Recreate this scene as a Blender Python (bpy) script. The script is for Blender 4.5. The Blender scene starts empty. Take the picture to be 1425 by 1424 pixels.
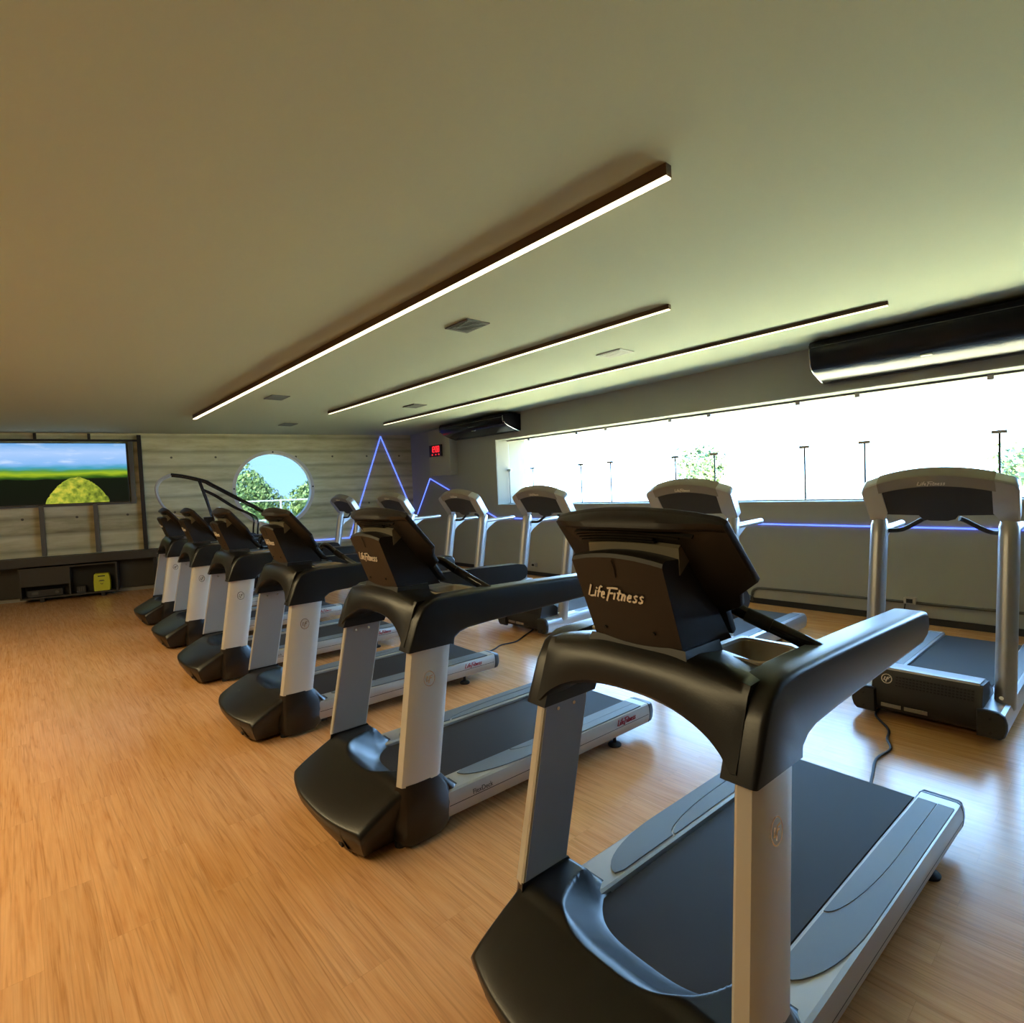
import bpy, bmesh, math, random
from mathutils import Vector, Matrix
random.seed(7)
C = bpy.context.scene.collection
SC = bpy.context.scene
PI = math.pi

# ---------------------------------------------------------------- colour / materials
def lin(c):
    c /= 255.0
    return c / 12.92 if c <= 0.04045 else ((c + 0.055) / 1.055) ** 2.4
def rgb(r, g, b): return (lin(r), lin(g), lin(b), 1.0)

def mat(name, col, rough=0.5, metal=0.0, spec=0.5, bump=None, emit=None, strength=0.0, coat=0.0):
    m = bpy.data.materials.new(name); m.use_nodes = True
    nt = m.node_tree; b = nt.nodes['Principled BSDF']
    b.inputs['Base Color'].default_value = col
    b.inputs['Roughness'].default_value = rough
    b.inputs['Metallic'].default_value = metal
    b.inputs['Specular IOR Level'].default_value = spec
    b.inputs['Coat Weight'].default_value = coat
    if emit:
        b.inputs['Emission Color'].default_value = emit
        b.inputs['Emission Strength'].default_value = strength
    if bump:
        sc, st = bump
        tc = nt.nodes.new('ShaderNodeTexCoord')
        n = nt.nodes.new('ShaderNodeTexNoise'); n.inputs['Scale'].default_value = sc; n.inputs['Detail'].default_value = 3
        bp = nt.nodes.new('ShaderNodeBump'); bp.inputs['Strength'].default_value = st; bp.inputs['Distance'].default_value = 0.002
        nt.links.new(tc.outputs['Object'], n.inputs['Vector'])
        nt.links.new(n.outputs['Fac'], bp.inputs['Height'])
        nt.links.new(bp.outputs['Normal'], b.inputs['Normal'])
    return m

class NT:
    """small helper to wire node trees"""
    def __init__(s, m): s.m = m; s.nt = m.node_tree; s.b = s.nt.nodes.get('Principled BSDF')
    def n(s, t, **kw):
        x = s.nt.nodes.new(t)
        for k, v in kw.items():
            if hasattr(x, k): setattr(x, k, v)
            else: x.inputs[k].default_value = v
        return x
    def l(s, a, b): s.nt.links.new(a, b)
    def math(s, op, a, b=None, c=None):
        x = s.nt.nodes.new('ShaderNodeMath'); x.operation = op
        for i, v in enumerate((a, b, c)):
            if v is None: continue
            if isinstance(v, (int, float)): x.inputs[i].default_value = v
            else: s.l(v, x.inputs[i])
        return x.outputs[0]
    def mix(s, f, a, b, blend='MIX'):
        x = s.nt.nodes.new('ShaderNodeMix'); x.data_type = 'RGBA'; x.blend_type = blend
        for i, v in ((0, f), (6, a), (7, b)):
            if isinstance(v, (int, float)): x.inputs[i].default_value = v
            elif isinstance(v, tuple): x.inputs[i].default_value = v
            else: s.l(v, x.inputs[i])
        return x.outputs[2]
    def ramp(s, f, stops):
        x = s.nt.nodes.new('ShaderNodeValToRGB'); e = x.color_ramp.elements
        while len(e) < len(stops): e.new(0.5)
        for q, (p, c) in zip(e, stops): q.position = p; q.color = c
        s.l(f, x.inputs[0]); return x.outputs[0]

M = {}
M['black'] = mat('black_plastic', (0.0070, 0.0068, 0.0062, 1), 0.33, spec=0.52, bump=(260, 0.10))
M['black_gloss'] = mat('black_gloss', (0.012, 0.012, 0.013, 1), 0.18)
M['console_back'] = mat('console_plastic', (0.0125, 0.0106, 0.0090, 1), 0.46, spec=0.36, bump=(420, 0.25))
M['console_band'] = mat('console_band', (0.13, 0.115, 0.078, 1), 0.42)
M['silver'] = mat('silver_paint', (0.60, 0.585, 0.535, 1), 0.40, metal=0.35)
M['silver_flat'] = mat('grey_plate', (0.31, 0.30, 0.28, 1), 0.55, metal=0.2)
M['alu'] = mat('brushed_aluminium', (0.44, 0.425, 0.395, 1), 0.42, metal=0.55)
M['chrome'] = mat('chrome', (0.8, 0.78, 0.72, 1), 0.16, metal=1.0)
M['belt'] = mat('belt_rubber', (0.036, 0.0300, 0.0250, 1), 0.55, spec=0.08, bump=(600, 0.3))
M['pad'] = mat('foot_pad_rubber', (0.125, 0.150, 0.172, 1), 0.48, bump=(500, 0.2))
M['rubber'] = mat('rubber', (0.012, 0.012, 0.012, 1), 0.7)
M['cup'] = mat('cup_plastic', (0.32, 0.285, 0.225, 1), 0.45)
M['letter'] = mat('white_print', (0.75, 0.70, 0.62, 1), 0.5)
M['red_letter'] = mat('red_print', (0.35, 0.02, 0.03, 1), 0.5)
M['dark_letter'] = mat('dark_print', (0.03, 0.03, 0.03, 1), 0.5)
M['screen_off'] = mat('dark_screen', (0.01, 0.012, 0.015, 1), 0.12)
M['old_silver'] = mat('old_silver_paint', (0.44, 0.45, 0.465, 1), 0.32, metal=0.6)
M['old_grey'] = mat('old_grey_plastic', (0.25, 0.23, 0.20, 1), 0.45)
M['old_dark'] = mat('old_dark_plastic', (0.022, 0.021, 0.021, 1), 0.5)
M['ac'] = mat('ac_black_gloss', (0.010, 0.010, 0.013, 1), 0.20, spec=0.20)
M['dark_metal'] = mat('dark_metal', (0.03, 0.03, 0.03, 1), 0.4, metal=0.6)
M['grey_metal'] = mat('grey_metal', (0.10, 0.10, 0.09, 1), 0.5, metal=0.5)
M['bronze'] = mat('bronze_profile', (0.10, 0.06, 0.035, 1), 0.5, metal=0.2)
M['wall_grey'] = mat('wall_paint_grey', (0.33, 0.325, 0.295, 1), 0.75, bump=(40, 0.15))
M['wall_light'] = mat('wall_paint_light', (0.13, 0.12, 0.10, 1), 0.85)
M['ceil'] = mat('ceiling_paint', (0.380, 0.405, 0.298, 1), 0.9, bump=(8, 0.05))
M['vent'] = mat('vent_grey', (0.09, 0.09, 0.08, 1), 0.6)
M['vent_light'] = mat('vent_light', (0.35, 0.34, 0.29, 1), 0.6)
M['strip_glow'] = mat('warm_led', (1, 0.9, 0.7, 1), 0.5, emit=(1.0, 0.80, 0.50, 1), strength=3.4)
M['strip_glow_soft'] = mat('warm_led_soft', (1, 0.9, 0.7, 1), 0.5, emit=(1.0, 0.84, 0.50, 1), strength=1.15)
M['blue_glow'] = mat('blue_led', (0.1, 0.1, 0.5, 1), 0.5, emit=(0.07, 0.13, 1.0, 1), strength=1.6)
M['red_glow'] = mat('red_led', (0.4, 0, 0, 1), 0.5, emit=(1.0, 0.02, 0.03, 1), strength=0.75)
M['bench'] = mat('dark_bench', (0.035, 0.031, 0.024, 1), 0.5)
M['bench_in'] = mat('bench_inside', (0.008, 0.008, 0.009, 1), 0.6)
M['yellow'] = mat('yellow_case', (0.62, 0.62, 0.03, 1), 0.45)
M['device'] = mat('device_black', (0.02, 0.02, 0.022, 1), 0.4)
M['ring'] = mat('window_ring', (0.55, 0.50, 0.44, 1), 0.45)
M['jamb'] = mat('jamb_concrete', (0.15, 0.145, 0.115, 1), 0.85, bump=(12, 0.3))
M['cord'] = mat('cord_black', (0.01, 0.01, 0.01, 1), 0.6)
M['trunk'] = mat('bark', (0.09, 0.06, 0.04, 1), 0.9)
M['bld'] = mat('pale_render', (0.75, 0.74, 0.7, 1), 0.9)
M['bldroof'] = mat('pale_roof', (0.30, 0.45, 0.5, 1), 0.8)
M['pole'] = mat('pole_grey', (0.35, 0.36, 0.36, 1), 0.6)
M['fence'] = mat('fence_white', (0.7, 0.72, 0.7, 1), 0.6)
M['clip'] = mat('clip_metal', (0.30, 0.30, 0.29, 1), 0.35, metal=0.8)
M['joint'] = mat('joint_seal', (0.06, 0.065, 0.065, 1), 0.6)

def leafmat(name, a, b):
    m = mat(name, a, 0.6); t = NT(m)
    g = t.n('ShaderNodeNewGeometry')
    c = t.ramp(g.outputs['Random Per Island'], [(0.0, a), (1.0, b)])
    t.l(c, t.b.inputs['Base Color']); return m
M['leaf'] = leafmat('leaf_green', (0.07, 0.15, 0.07, 1), (0.25, 0.35, 0.12, 1))
M['leaf_pale'] = leafmat('leaf_yellow_green', (0.15, 0.28, 0.10, 1), (0.44, 0.53, 0.20, 1))

M['leaf_far'] = leafmat('leaf_far', (0.025, 0.06, 0.025, 1), (0.11, 0.17, 0.06, 1))
def glassmat(name, tint, refl=1.0):
    m = bpy.data.materials.new(name); m.use_nodes = True; nt = m.node_tree
    nt.nodes.clear()
    o = nt.nodes.new('ShaderNodeOutputMaterial'); tr = nt.nodes.new('ShaderNodeBsdfTransparent'); tr.inputs[0].default_value = tint
    gl = nt.nodes.new('ShaderNodeBsdfGlossy'); gl.inputs['Roughness'].default_value = 0.02
    fr = nt.nodes.new('ShaderNodeLayerWeight'); fr.inputs[0].default_value = 0.5
    pw = nt.nodes.new('ShaderNodeMath'); pw.operation = 'POWER'; pw.inputs[1].default_value = 5.0
    ma = nt.nodes.new('ShaderNodeMath'); ma.operation = 'MULTIPLY_ADD'; ma.inputs[1].default_value = 0.5; ma.inputs[2].default_value = 0.03
    nt.links.new(fr.outputs['Facing'], pw.inputs[0]); nt.links.new(pw.outputs[0], ma.inputs[0])
    mx = nt.nodes.new('ShaderNodeMixShader')
    nt.links.new(ma.outputs[0], mx.inputs[0]); nt.links.new(tr.outputs[0], mx.inputs[1]); nt.links.new(gl.outputs[0], mx.inputs[2])
    nt.links.new(mx.outputs[0], o.inputs[0]); return m
M['glass'] = glassmat('clear_glass', (0.96, 0.98, 0.97, 1))
M['glass_tint'] = glassmat('tinted_glass', (0.225, 0.25, 0.258, 1))

# floor: oak laminate planks running along the room
def floor_mat():
    m = mat('oak_laminate', (0.5, 0.3, 0.13, 1), 0.30, spec=0.55); t = NT(m)
    tc = t.n('ShaderNodeTexCoord'); mp = t.n('ShaderNodeMapping'); mp.inputs['Rotation'].default_value = (0, 0, PI / 2)
    t.l(tc.outputs['Object'], mp.inputs['Vector'])
    br = t.n('ShaderNodeTexBrick'); br.offset = 0.37; br.squash = 1.0
    br.inputs['Scale'].default_value = 1.0; br.inputs['Brick Width'].default_value = 1.35; br.inputs['Row Height'].default_value = 0.19
    br.inputs['Mortar Size'].default_value = 0.0012; br.inputs['Mortar Smooth'].default_value = 0.3
    br.inputs['Color1'].default_value = (0, 0, 0, 1); br.inputs['Color2'].default_value = (1, 1, 1, 1); br.inputs['Mortar'].default_value = (0.5, 0.5, 0.5, 1)
    t.l(mp.outputs[0], br.inputs['Vector'])
    # grain: noise stretched along y
    mp2 = t.n('ShaderNodeMapping'); mp2.inputs['Scale'].default_value = (16, 1.3, 1)
    t.l(tc.outputs['Object'], mp2.inputs['Vector'])
    add = t.n('ShaderNodeVectorMath', operation='ADD')
    sc = t.n('ShaderNodeVectorMath', operation='SCALE'); sc.inputs['Scale'].default_value = 7.0
    t.l(br.outputs['Color'], sc.inputs[0]); t.l(mp2.outputs[0], add.inputs[0]); t.l(sc.outputs[0], add.inputs[1])
    no = t.n('ShaderNodeTexNoise'); no.inputs['Scale'].default_value = 1.6; no.inputs['Detail'].default_value = 6; no.inputs['Roughness'].default_value = 0.62; no.inputs['Distortion'].default_value = 0.6
    t.l(add.outputs[0], no.inputs['Vector'])
    mp3 = t.n('ShaderNodeMapping'); mp3.inputs['Scale'].default_value = (90, 1.6, 1)
    t.l(tc.outputs['Object'], mp3.inputs['Vector'])
    n2 = t.n('ShaderNodeTexNoise'); n2.inputs['Scale'].default_value = 1.5; n2.inputs['Detail'].default_value = 3
    t.l(mp3.outputs[0], n2.inputs['Vector'])
    c = t.ramp(no.outputs['Fac'], [(0.28, (0.59, 0.277, 0.098, 1)), (0.50, (0.68, 0.352, 0.142, 1)), (0.74, (0.74, 0.412, 0.186, 1))])
    pl = t.ramp(br.outputs['Color'], [(0.0, (0.95, 0.94, 0.93, 1)), (1.0, (1.04, 1.03, 1.03, 1))])
    c = t.mix(1.0, c, pl, 'MULTIPLY')
    # thin wavy veins
    mp4 = t.n('ShaderNodeMapping'); mp4.inputs['Scale'].default_value = (22, 0.6, 1); t.l(tc.outputs['Object'], mp4.inputs['Vector'])
    ad4 = t.n('ShaderNodeVectorMath', operation='ADD'); t.l(mp4.outputs[0], ad4.inputs[0]); t.l(sc.outputs[0], ad4.inputs[1])
    n4 = t.n('ShaderNodeTexNoise'); n4.inputs['Scale'].default_value = 1.0; n4.inputs['Detail'].default_value = 2.5; n4.inputs['Distortion'].default_value = 0.35; t.l(ad4.outputs[0], n4.inputs['Vector'])
    vein = t.math('ABSOLUTE', t.math('SUBTRACT', t.math('FRACT', t.math('MULTIPLY', n4.outputs['Fac'], 5.0)), 0.5))
    vm = t.ramp(vein, [(0.0, (0.66, 0.60, 0.54, 1)), (0.10, (0.93, 0.92, 0.90, 1)), (0.22, (1, 1, 1, 1))])
    c = t.mix(0.55, c, vm, 'MULTIPLY')
    fine = t.ramp(n2.outputs['Fac'], [(0.3, (0.86, 0.84, 0.82, 1)), (0.55, (1.0, 1.0, 1.0, 1))])
    c = t.mix(1.0, c, fine, 'MULTIPLY')
    c = t.mix(t.math('MULTIPLY', br.outputs['Fac'], 0.18), c, (0.2, 0.09, 0.03, 1))
    t.l(c, t.b.inputs['Base Color'])
    ro = t.math('MULTIPLY_ADD', n2.outputs['Fac'], 0.10, 0.20); t.l(ro, t.b.inputs['Roughness'])
    bp = t.n('ShaderNodeBump'); bp.inputs['Strength'].default_value = 0.08; bp.inputs['Distance'].default_value = 0.002
    t.l(n2.outputs['Fac'], bp.inputs['Height']); t.l(bp.outputs[0], t.b.inputs['Normal'])
    return m
M['floor'] = floor_mat()

# board-formed concrete
def concrete_mat():
    m = mat('board_formed_concrete', (0.3, 0.27, 0.2, 1), 0.85); t = NT(m)
    tc = t.n('ShaderNodeTexCoord'); sp = t.n('ShaderNodeSeparateXYZ'); t.l(tc.outputs['Object'], sp.inputs[0])
    z = sp.outputs['Z']
    row = t.math('MULTIPLY', z, 3.3)
    fl = t.math('FLOOR', row); fr = t.math('FRACT', row)
    wn = t.n('ShaderNodeTexWhiteNoise', noise_dimensions='1D'); t.l(fl, wn.inputs['W'])
    mp = t.n('ShaderNodeMapping'); mp.inputs['Scale'].default_value = (1.0, 1.0, 5.0); t.l(tc.outputs['Object'], mp.inputs['Vector'])
    no = t.n('ShaderNodeTexNoise'); no.inputs['Scale'].default_value = 1.5; no.inputs['Detail'].default_value = 7; no.inputs['Roughness'].default_value = 0.62
    t.l(mp.outputs[0], no.inputs['Vector'])
    n2 = t.n('ShaderNodeTexNoise'); n2.inputs['Scale'].default_value = 0.7; n2.inputs['Detail'].default_value = 4; t.l(tc.outputs['Object'], n2.inputs['Vector'])
    v = t.math('ADD', t.math('MULTIPLY', wn.outputs['Value'], 0.22), t.math('ADD', t.math('MULTIPLY', no.outputs['Fac'], 0.75), t.math('MULTIPLY', n2.outputs['Fac'], 0.35)))
    c = t.ramp(v, [(0.34, (0.235, 0.205, 0.102, 1)), (0.62, (0.52, 0.465, 0.265, 1)), (0.90, (0.70, 0.65, 0.42, 1))])
    ed = t.math('ABSOLUTE', t.math('SUBTRACT', t.math('ADD', fr, t.math('MULTIPLY', t.math('SUBTRACT', no.outputs['Fac'], 0.5), 0.14)), 0.5))
    edge = t.ramp(ed, [(0.30, (1, 1, 1, 1)), (0.50, (0, 0, 0, 1))])
    c = t.mix(t.math('MULTIPLY_ADD', edge, 0.42, 0.58), (0.075, 0.062, 0.036, 1), c)
    # tie holes
    xm = t.math('FRACT', t.math('MULTIPLY', sp.outputs['X'], 1.25)); zm = t.math('FRACT', t.math('MULTIPLY', z, 0.9))
    dx = t.math('MULTIPLY', t.math('SUBTRACT', xm, 0.5), 0.8); dz = t.math('MULTIPLY', t.math('SUBTRACT', zm, 0.35), 1.11)
    d = t.math('SQRT', t.math('ADD', t.math('MULTIPLY', dx, dx), t.math('MULTIPLY', dz, dz)))
    hole = t.math('LESS_THAN', d, 0.022)
    c = t.mix(t.math('MULTIPLY', hole, 0.8), c, (0.03, 0.026, 0.02, 1))
    t.l(c, t.b.inputs['Base Color'])
    bp = t.n('ShaderNodeBump'); bp.inputs['Strength'].default_value = 0.5; bp.inputs['Distance'].default_value = 0.01
    t.l(t.math('ADD', no.outputs['Fac'], t.math('MULTIPLY', edge, 0.4)), bp.inputs['Height']); t.l(bp.outputs[0], t.b.inputs['Normal'])
    return m
M['concrete'] = concrete_mat()

# picture on the television: sky, far fields, dark foreground, mossy rock.  Object coords: x 0..W, z 0..H
def tv_mat(W, H):
    m = bpy.data.materials.new('tv_picture'); m.use_nodes = True; t = NT(m); b = t.b
    tc = t.n('ShaderNodeTexCoord'); sp = t.n('ShaderNodeSeparateXYZ'); t.l(tc.outputs['Object'], sp.inputs[0])
    x = t.math('DIVIDE', sp.outputs['X'], W); z = t.math('DIVIDE', sp.outputs['Z'], H)
    mp = t.n('ShaderNodeMapping'); mp.inputs['Scale'].default_value = (1.5, 1, 7); t.l(tc.outputs['Object'], mp.inputs['Vector'])
    n1 = t.n('ShaderNodeTexNoise'); n1.inputs['Scale'].default_value = 1.6; n1.inputs['Detail'].default_value = 5; t.l(mp.outputs[0], n1.inputs['Vector'])
    n2 = t.n('ShaderNodeTexNoise'); n2.inputs['Scale'].default_value = 13; n2.inputs['Detail'].default_value = 6; t.l(tc.outputs['Object'], n2.inputs['Vector'])
    zz = t.math('ADD', z, t.math('MULTIPLY', t.math('SUBTRACT', n1.outputs['Fac'], 0.5), 0.10))
    base = t.ramp(zz, [(0.0, (0.004, 0.006, 0.003, 1)), (0.40, (0.004, 0.008, 0.003, 1)), (0.44, (0.04, 0.12, 0.01, 1)), (0.49, (0.36, 0.50, 0.02, 1)),
                       (0.545, (0.10, 0.30, 0.05, 1)), (0.59, (0.06, 0.36, 0.50, 1)), (0.66, (0.25, 0.50, 0.90, 1)), (0.85, (0.42, 0.62, 0.98, 1)), (1.0, (0.16, 0.42, 0.80, 1))])
    cl = t.ramp(n1.outputs['Fac'], [(0.55, (0, 0, 0, 1)), (0.75, (1, 1, 1, 1))])
    clf = t.math('MULTIPLY', t.math('GREATER_THAN', z, 0.66), t.math('MULTIPLY', cl, 0.6))
    base = t.mix(clf, base, (0.75, 0.85, 1.0, 1))
    dx = t.math('DIVIDE', t.math('SUBTRACT', x, 0.60), 0.245); dz = t.math('DIVIDE', z, 0.44)
    r = t.math('ADD', t.math('POWER', t.math('ABSOLUTE', dx), 1.7), t.math('POWER', t.math('ABSOLUTE', dz), 1.35))
    r = t.math('ADD', r, t.math('MULTIPLY', t.math('SUBTRACT', n2.outputs['Fac'], 0.5), 0.22))
    rock = t.math('LESS_THAN', r, 1.0)
    rc = t.ramp(t.math('ADD', n2.outputs['Fac'], t.math('MULTIPLY', dx, -0.10)), [(0.30, (0.10, 0.14, 0.015, 1)), (0.52, (0.30, 0.37, 0.035, 1)), (0.74, (0.66, 0.58, 0.06, 1))])
    base = t.mix(rock, base, rc)
    b.inputs['Base Color'].default_value = (0, 0, 0, 1); b.inputs['Roughness'].default_value = 0.5; b.inputs['Specular IOR Level'].default_value = 0.15
    t.l(base, b.inputs['Emission Color']); b.inputs['Emission Strength'].default_value = 0.48
    return m

# ---------------------------------------------------------------- mesh helpers
def link(o, parent=None):
    C.objects.link(o)
    if parent is not None: o.parent = parent
    return o
def finish(bm, ang=40):
    bmesh.ops.recalc_face_normals(bm, faces=bm.faces)
    for f in bm.faces: f.smooth = True
    for e in bm.edges:
        if len(e.link_faces) == 2 and e.calc_face_angle(0) > math.radians(ang): e.smooth = False
def obj(name, bm, m, parent=None, ang=40, bevel=0, seg=2, recalc=True):
    if bevel:
        es = [e for e in bm.edges if len(e.link_faces) == 2 and e.calc_face_angle(0) > math.radians(28)]
        bmesh.ops.recalc_face_normals(bm, faces=bm.faces)
        bmesh.ops.bevel(bm, geom=es, offset=bevel, segments=seg, affect='EDGES', profile=0.5, clamp_overlap=True)
    finish(bm, ang)
    me = bpy.data.meshes.new(name); bm.to_mesh(me); bm.free()
    me.materials.append(m if not isinstance(m, str) else M[m])
    return link(bpy.data.objects.new(name, me), parent)
def tag(o, label=None, cat=None, group=None, kind=None):
    if label: o['label'] = label
    if cat: o['category'] = cat
    if group: o['group'] = group
    if kind: o['kind'] = kind
    return o
def empty(name, loc=(0, 0, 0), rz=0):
    o = bpy.data.objects.new(name, None); o.empty_display_size = 0.1; o.location = loc; o.rotation_euler = (0, 0, rz); return link(o)
def BM(): return bmesh.new()
def box(bm, x0, x1, y0, y1, z0, z1):
    vs = [bm.verts.new((x, y, z)) for x in (x0, x1) for y in (y0, y1) for z in (z0, z1)]
    for f in ((0, 1, 3, 2), (4, 6, 7, 5), (0, 4, 5, 1), (2, 3, 7, 6), (0, 2, 6, 4), (1, 5, 7, 3)):
        bm.faces.new([vs[i] for i in f])
    return bm
def xf(bm, mtx): bmesh.ops.transform(bm, matrix=mtx, verts=bm.verts); return bm
def loft(bm, rings, closed=True, caps=True):
    rs = [[bm.verts.new(p) for p in r] for r in rings]
    n = len(rs[0])
    for a, b in zip(rs[:-1], rs[1:]):
        for i in range(n if closed else n - 1):
            j = (i + 1) % n
            try: bm.faces.new((a[i], a[j], b[j], b[i]))
            except ValueError: pass
    if caps and closed:
        for r in (rs[0], rs[-1]):
            try: bm.faces.new(r)
            except ValueError: pass
    return bm
def prism_uz(bm, poly, v0, v1):       # polygon in (x,z) extruded along y
    return loft(bm, [[(u, v0, z) for u, z in poly], [(u, v1, z) for u, z in poly]])
def prism_yz(bm, poly, x0, x1):       # polygon in (y,z) extruded along x
    return loft(bm, [[(x0, y, z) for y, z in poly], [(x1, y, z) for y, z in poly]])
def prism_xy(bm, poly, z0, z1):
    return loft(bm, [[(x, y, z0) for x, y in poly], [(x, y, z1) for x, y in poly]])
def catmull(pts, n=8):
    P = [Vector(p) for p in pts]; out = []
    for i in range(len(P) - 1):
        p0 = P[max(i - 1, 0)]; p1 = P[i]; p2 = P[i + 1]; p3 = P[min(i + 2, len(P) - 1)]
        for k in range(n):
            t = k / n
            out.append(0.5 * ((2 * p1) + (p2 - p0) * t + (2 * p0 - 5 * p1 + 4 * p2 - p3) * t * t + (3 * p1 - p0 - 3 * p2 + p3) * t ** 3))
    out.append(P[-1]); return out
def tube(bm, pts, r, res=12, flat=1.0, up=Vector((0, 0, 1))):
    P = [Vector(p) for p in pts]; rings = []
    for i, p in enumerate(P):
        d = (P[min(i + 1, len(P) - 1)] - P[max(i - 1, 0)]).normalized()
        s = d.cross(up)
        if s.length < 1e-3: s = d.cross(Vector((1, 0, 0)))
        s.normalize(); n = s.cross(d).normalized()
        rr = r[i] if isinstance(r, (list, tuple)) else r
        rings.append([p + s * (rr * math.cos(a)) + n * (rr * flat * math.sin(a)) for a in [2 * PI * k / res for k in range(res)]])
    return loft(bm, rings)
def cyl(bm, p0, p1, r0, r1=None, res=20):
    return tube(bm, [p0, p1], [r0, r0 if r1 is None else r1], res)
def disc_stack(bm, c, prof, res=20):     # lathe about z through c: prof [(r,z)]
    rings = [[(c[0] + r * math.cos(2 * PI * k / res), c[1] + r * math.sin(2 * PI * k / res), c[2] + z) for k in range(res)] for r, z in prof]
    return loft(bm, rings)
def sst(a, b, x):
    t = min(1, max(0, (x - a) / (b - a))); return t * t * (3 - 2 * t)
def lerp(a, b, t): return a + (b - a) * t

# strokes -> flat ribbons.  frame: origin o, ex right, ey up, en outward normal
def ribbons(bm, strokes, o, ex, ey, en, size, w, shear=0.0, lift=0.0012):
    o = Vector(o); ex = Vector(ex).normalized(); ey = Vector(ey).normalized(); en = Vector(en).normalized()
    for s in strokes:
        P = [Vector((x + shear * y, y)) * size for x, y in s]
        L = []; R = []
        for i, p in enumerate(P):
            d = (P[min(i + 1, len(P) - 1)] - P[max(i - 1, 0)])
            if d.length < 1e-9: d = Vector((1, 0))
            d.normalize(); n = Vector((-d.y, d.x)) * w * size * 0.5
            L.append(p + n); R.append(p - n)
        tl = [bm.verts.new(o + ex * q.x + ey * q.y + en * lift) for q in L]
        tr = [bm.verts.new(o + ex * q.x + ey * q.y + en * lift) for q in R]
        bl = [bm.verts.new(o + ex * q.x + ey * q.y - en * 0.0005) for q in L]
        br = [bm.verts.new(o + ex * q.x + ey * q.y - en * 0.0005) for q in R]
        for i in range(len(P) - 1):
            for a, b in ((tl, tr), (br, bl), (bl, tl), (tr, br)):
                bm.faces.new((a[i], b[i], b[i + 1], a[i + 1]))
        bm.faces.new((tl[0], bl[0], br[0], tr[0])); bm.faces.new((tl[-1], tr[-1], br[-1], bl[-1]))
    return bm
def sh(st, dx, dy=0, k=1.0): return [[(x * k + dx, y * k + dy) for x, y in s] for s in st]
L_ = [[(0.16, 1.0), (0.02, 0.03), (0.30, 0.0), (0.62, 0.07)]]
I_ = [[(0.06, 0.58), (0.0, 0.0)]]
F_ = [[(0.42, 0.92), (0.28, 1.0), (0.17, 0.86), (0.06, 0.0)], [(0.0, 0.5), (0.36, 0.53)]]
E_ = [[(0.06, 0.27), (0.30, 0.33), (0.28, 0.52), (0.14, 0.55), (0.03, 0.34), (0.06, 0.08), (0.22, 0.0), (0.36, 0.08)]]
CF = [[(0.30, 0.98), (0.12, -0.22)], [(0.0, 0.90), (0.5, 0.97), (1.0, 0.98)], [(0.16, 0.48), (0.66, 0.52)]]
T_ = [[(0.15, 0.86), (0.04, 0.08), (0.14, 0.0), (0.24, 0.05)], [(-0.06, 0.58), (0.32, 0.61)]]
N_ = [[(0.06, 0.58), (0.0, 0.0)], [(0.04, 0.36), (0.2, 0.56), (0.30, 0.50), (0.26, 0.0)]]
S_ = [[(0.34, 0.50), (0.2, 0.58), (0.07, 0.47), (0.14, 0.34), (0.28, 0.24), (0.26, 0.07), (0.12, 0.0), (-0.02, 0.06)]]
I_ = [[(0.06, 0.58), (0.0, 0.0)], [(0.10, 0.74), (0.13, 0.84)]]
LOGO = (sh(L_, 0) + sh(I_, 0.70) + sh(F_, 0.94) + sh(E_, 1.34) + sh(CF, 1.86) + sh(I_[:1], 2.62) + sh(T_, 2.94) + sh(N_, 3.34) + sh(E_, 3.84)
        + sh(S_, 4.36) + sh(S_, 4.86))
LFMARK = [[(-0.34, 0.42), (-0.52, -0.32), (0.10, -0.26)], [(0.62, 0.40), (0.12, 0.36), (-0.08, -0.70)], [(0.08, 0.02), (0.44, 0.06)]]
def circ(n=28, rx=1, ry=1): return [[(rx * math.cos(2 * PI * k / n), ry * math.sin(2 * PI * k / n)) for k in range(n + 1)]]
def text_mesh(s, o, ex, ey, en, size, lift=0.0012):
    cu = bpy.data.curves.new('txt', 'FONT'); cu.body = s; cu.size = size; cu.extrude = 0.0006
    to = bpy.data.objects.new('txt', cu); C.objects.link(to)
    dg = bpy.context.evaluated_depsgraph_get(); dg.update()
    me = bpy.data.meshes.new_from_object(to.evaluated_get(dg))
    bpy.data.objects.remove(to); bpy.data.curves.remove(cu)
    ex = Vector(ex).normalized(); ey = Vector(ey).normalized(); en = Vector(en).normalized()
    mt = Matrix(((ex.x, ey.x, en.x, o[0] + en.x * lift), (ex.y, ey.y, en.y, o[1] + en.y * lift), (ex.z, ey.z, en.z, o[2] + en.z * lift), (0, 0, 0, 1)))
    bm = bmesh.new(); bm.from_mesh(me); bpy.data.meshes.remove(me); bm.transform(mt); return bm

def copy_tree(o, parent=None):
    c = o.copy(); C.objects.link(c); c.parent = parent
    for ch in [x for x in o.children]: copy_tree(ch, c)
    return c

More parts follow.
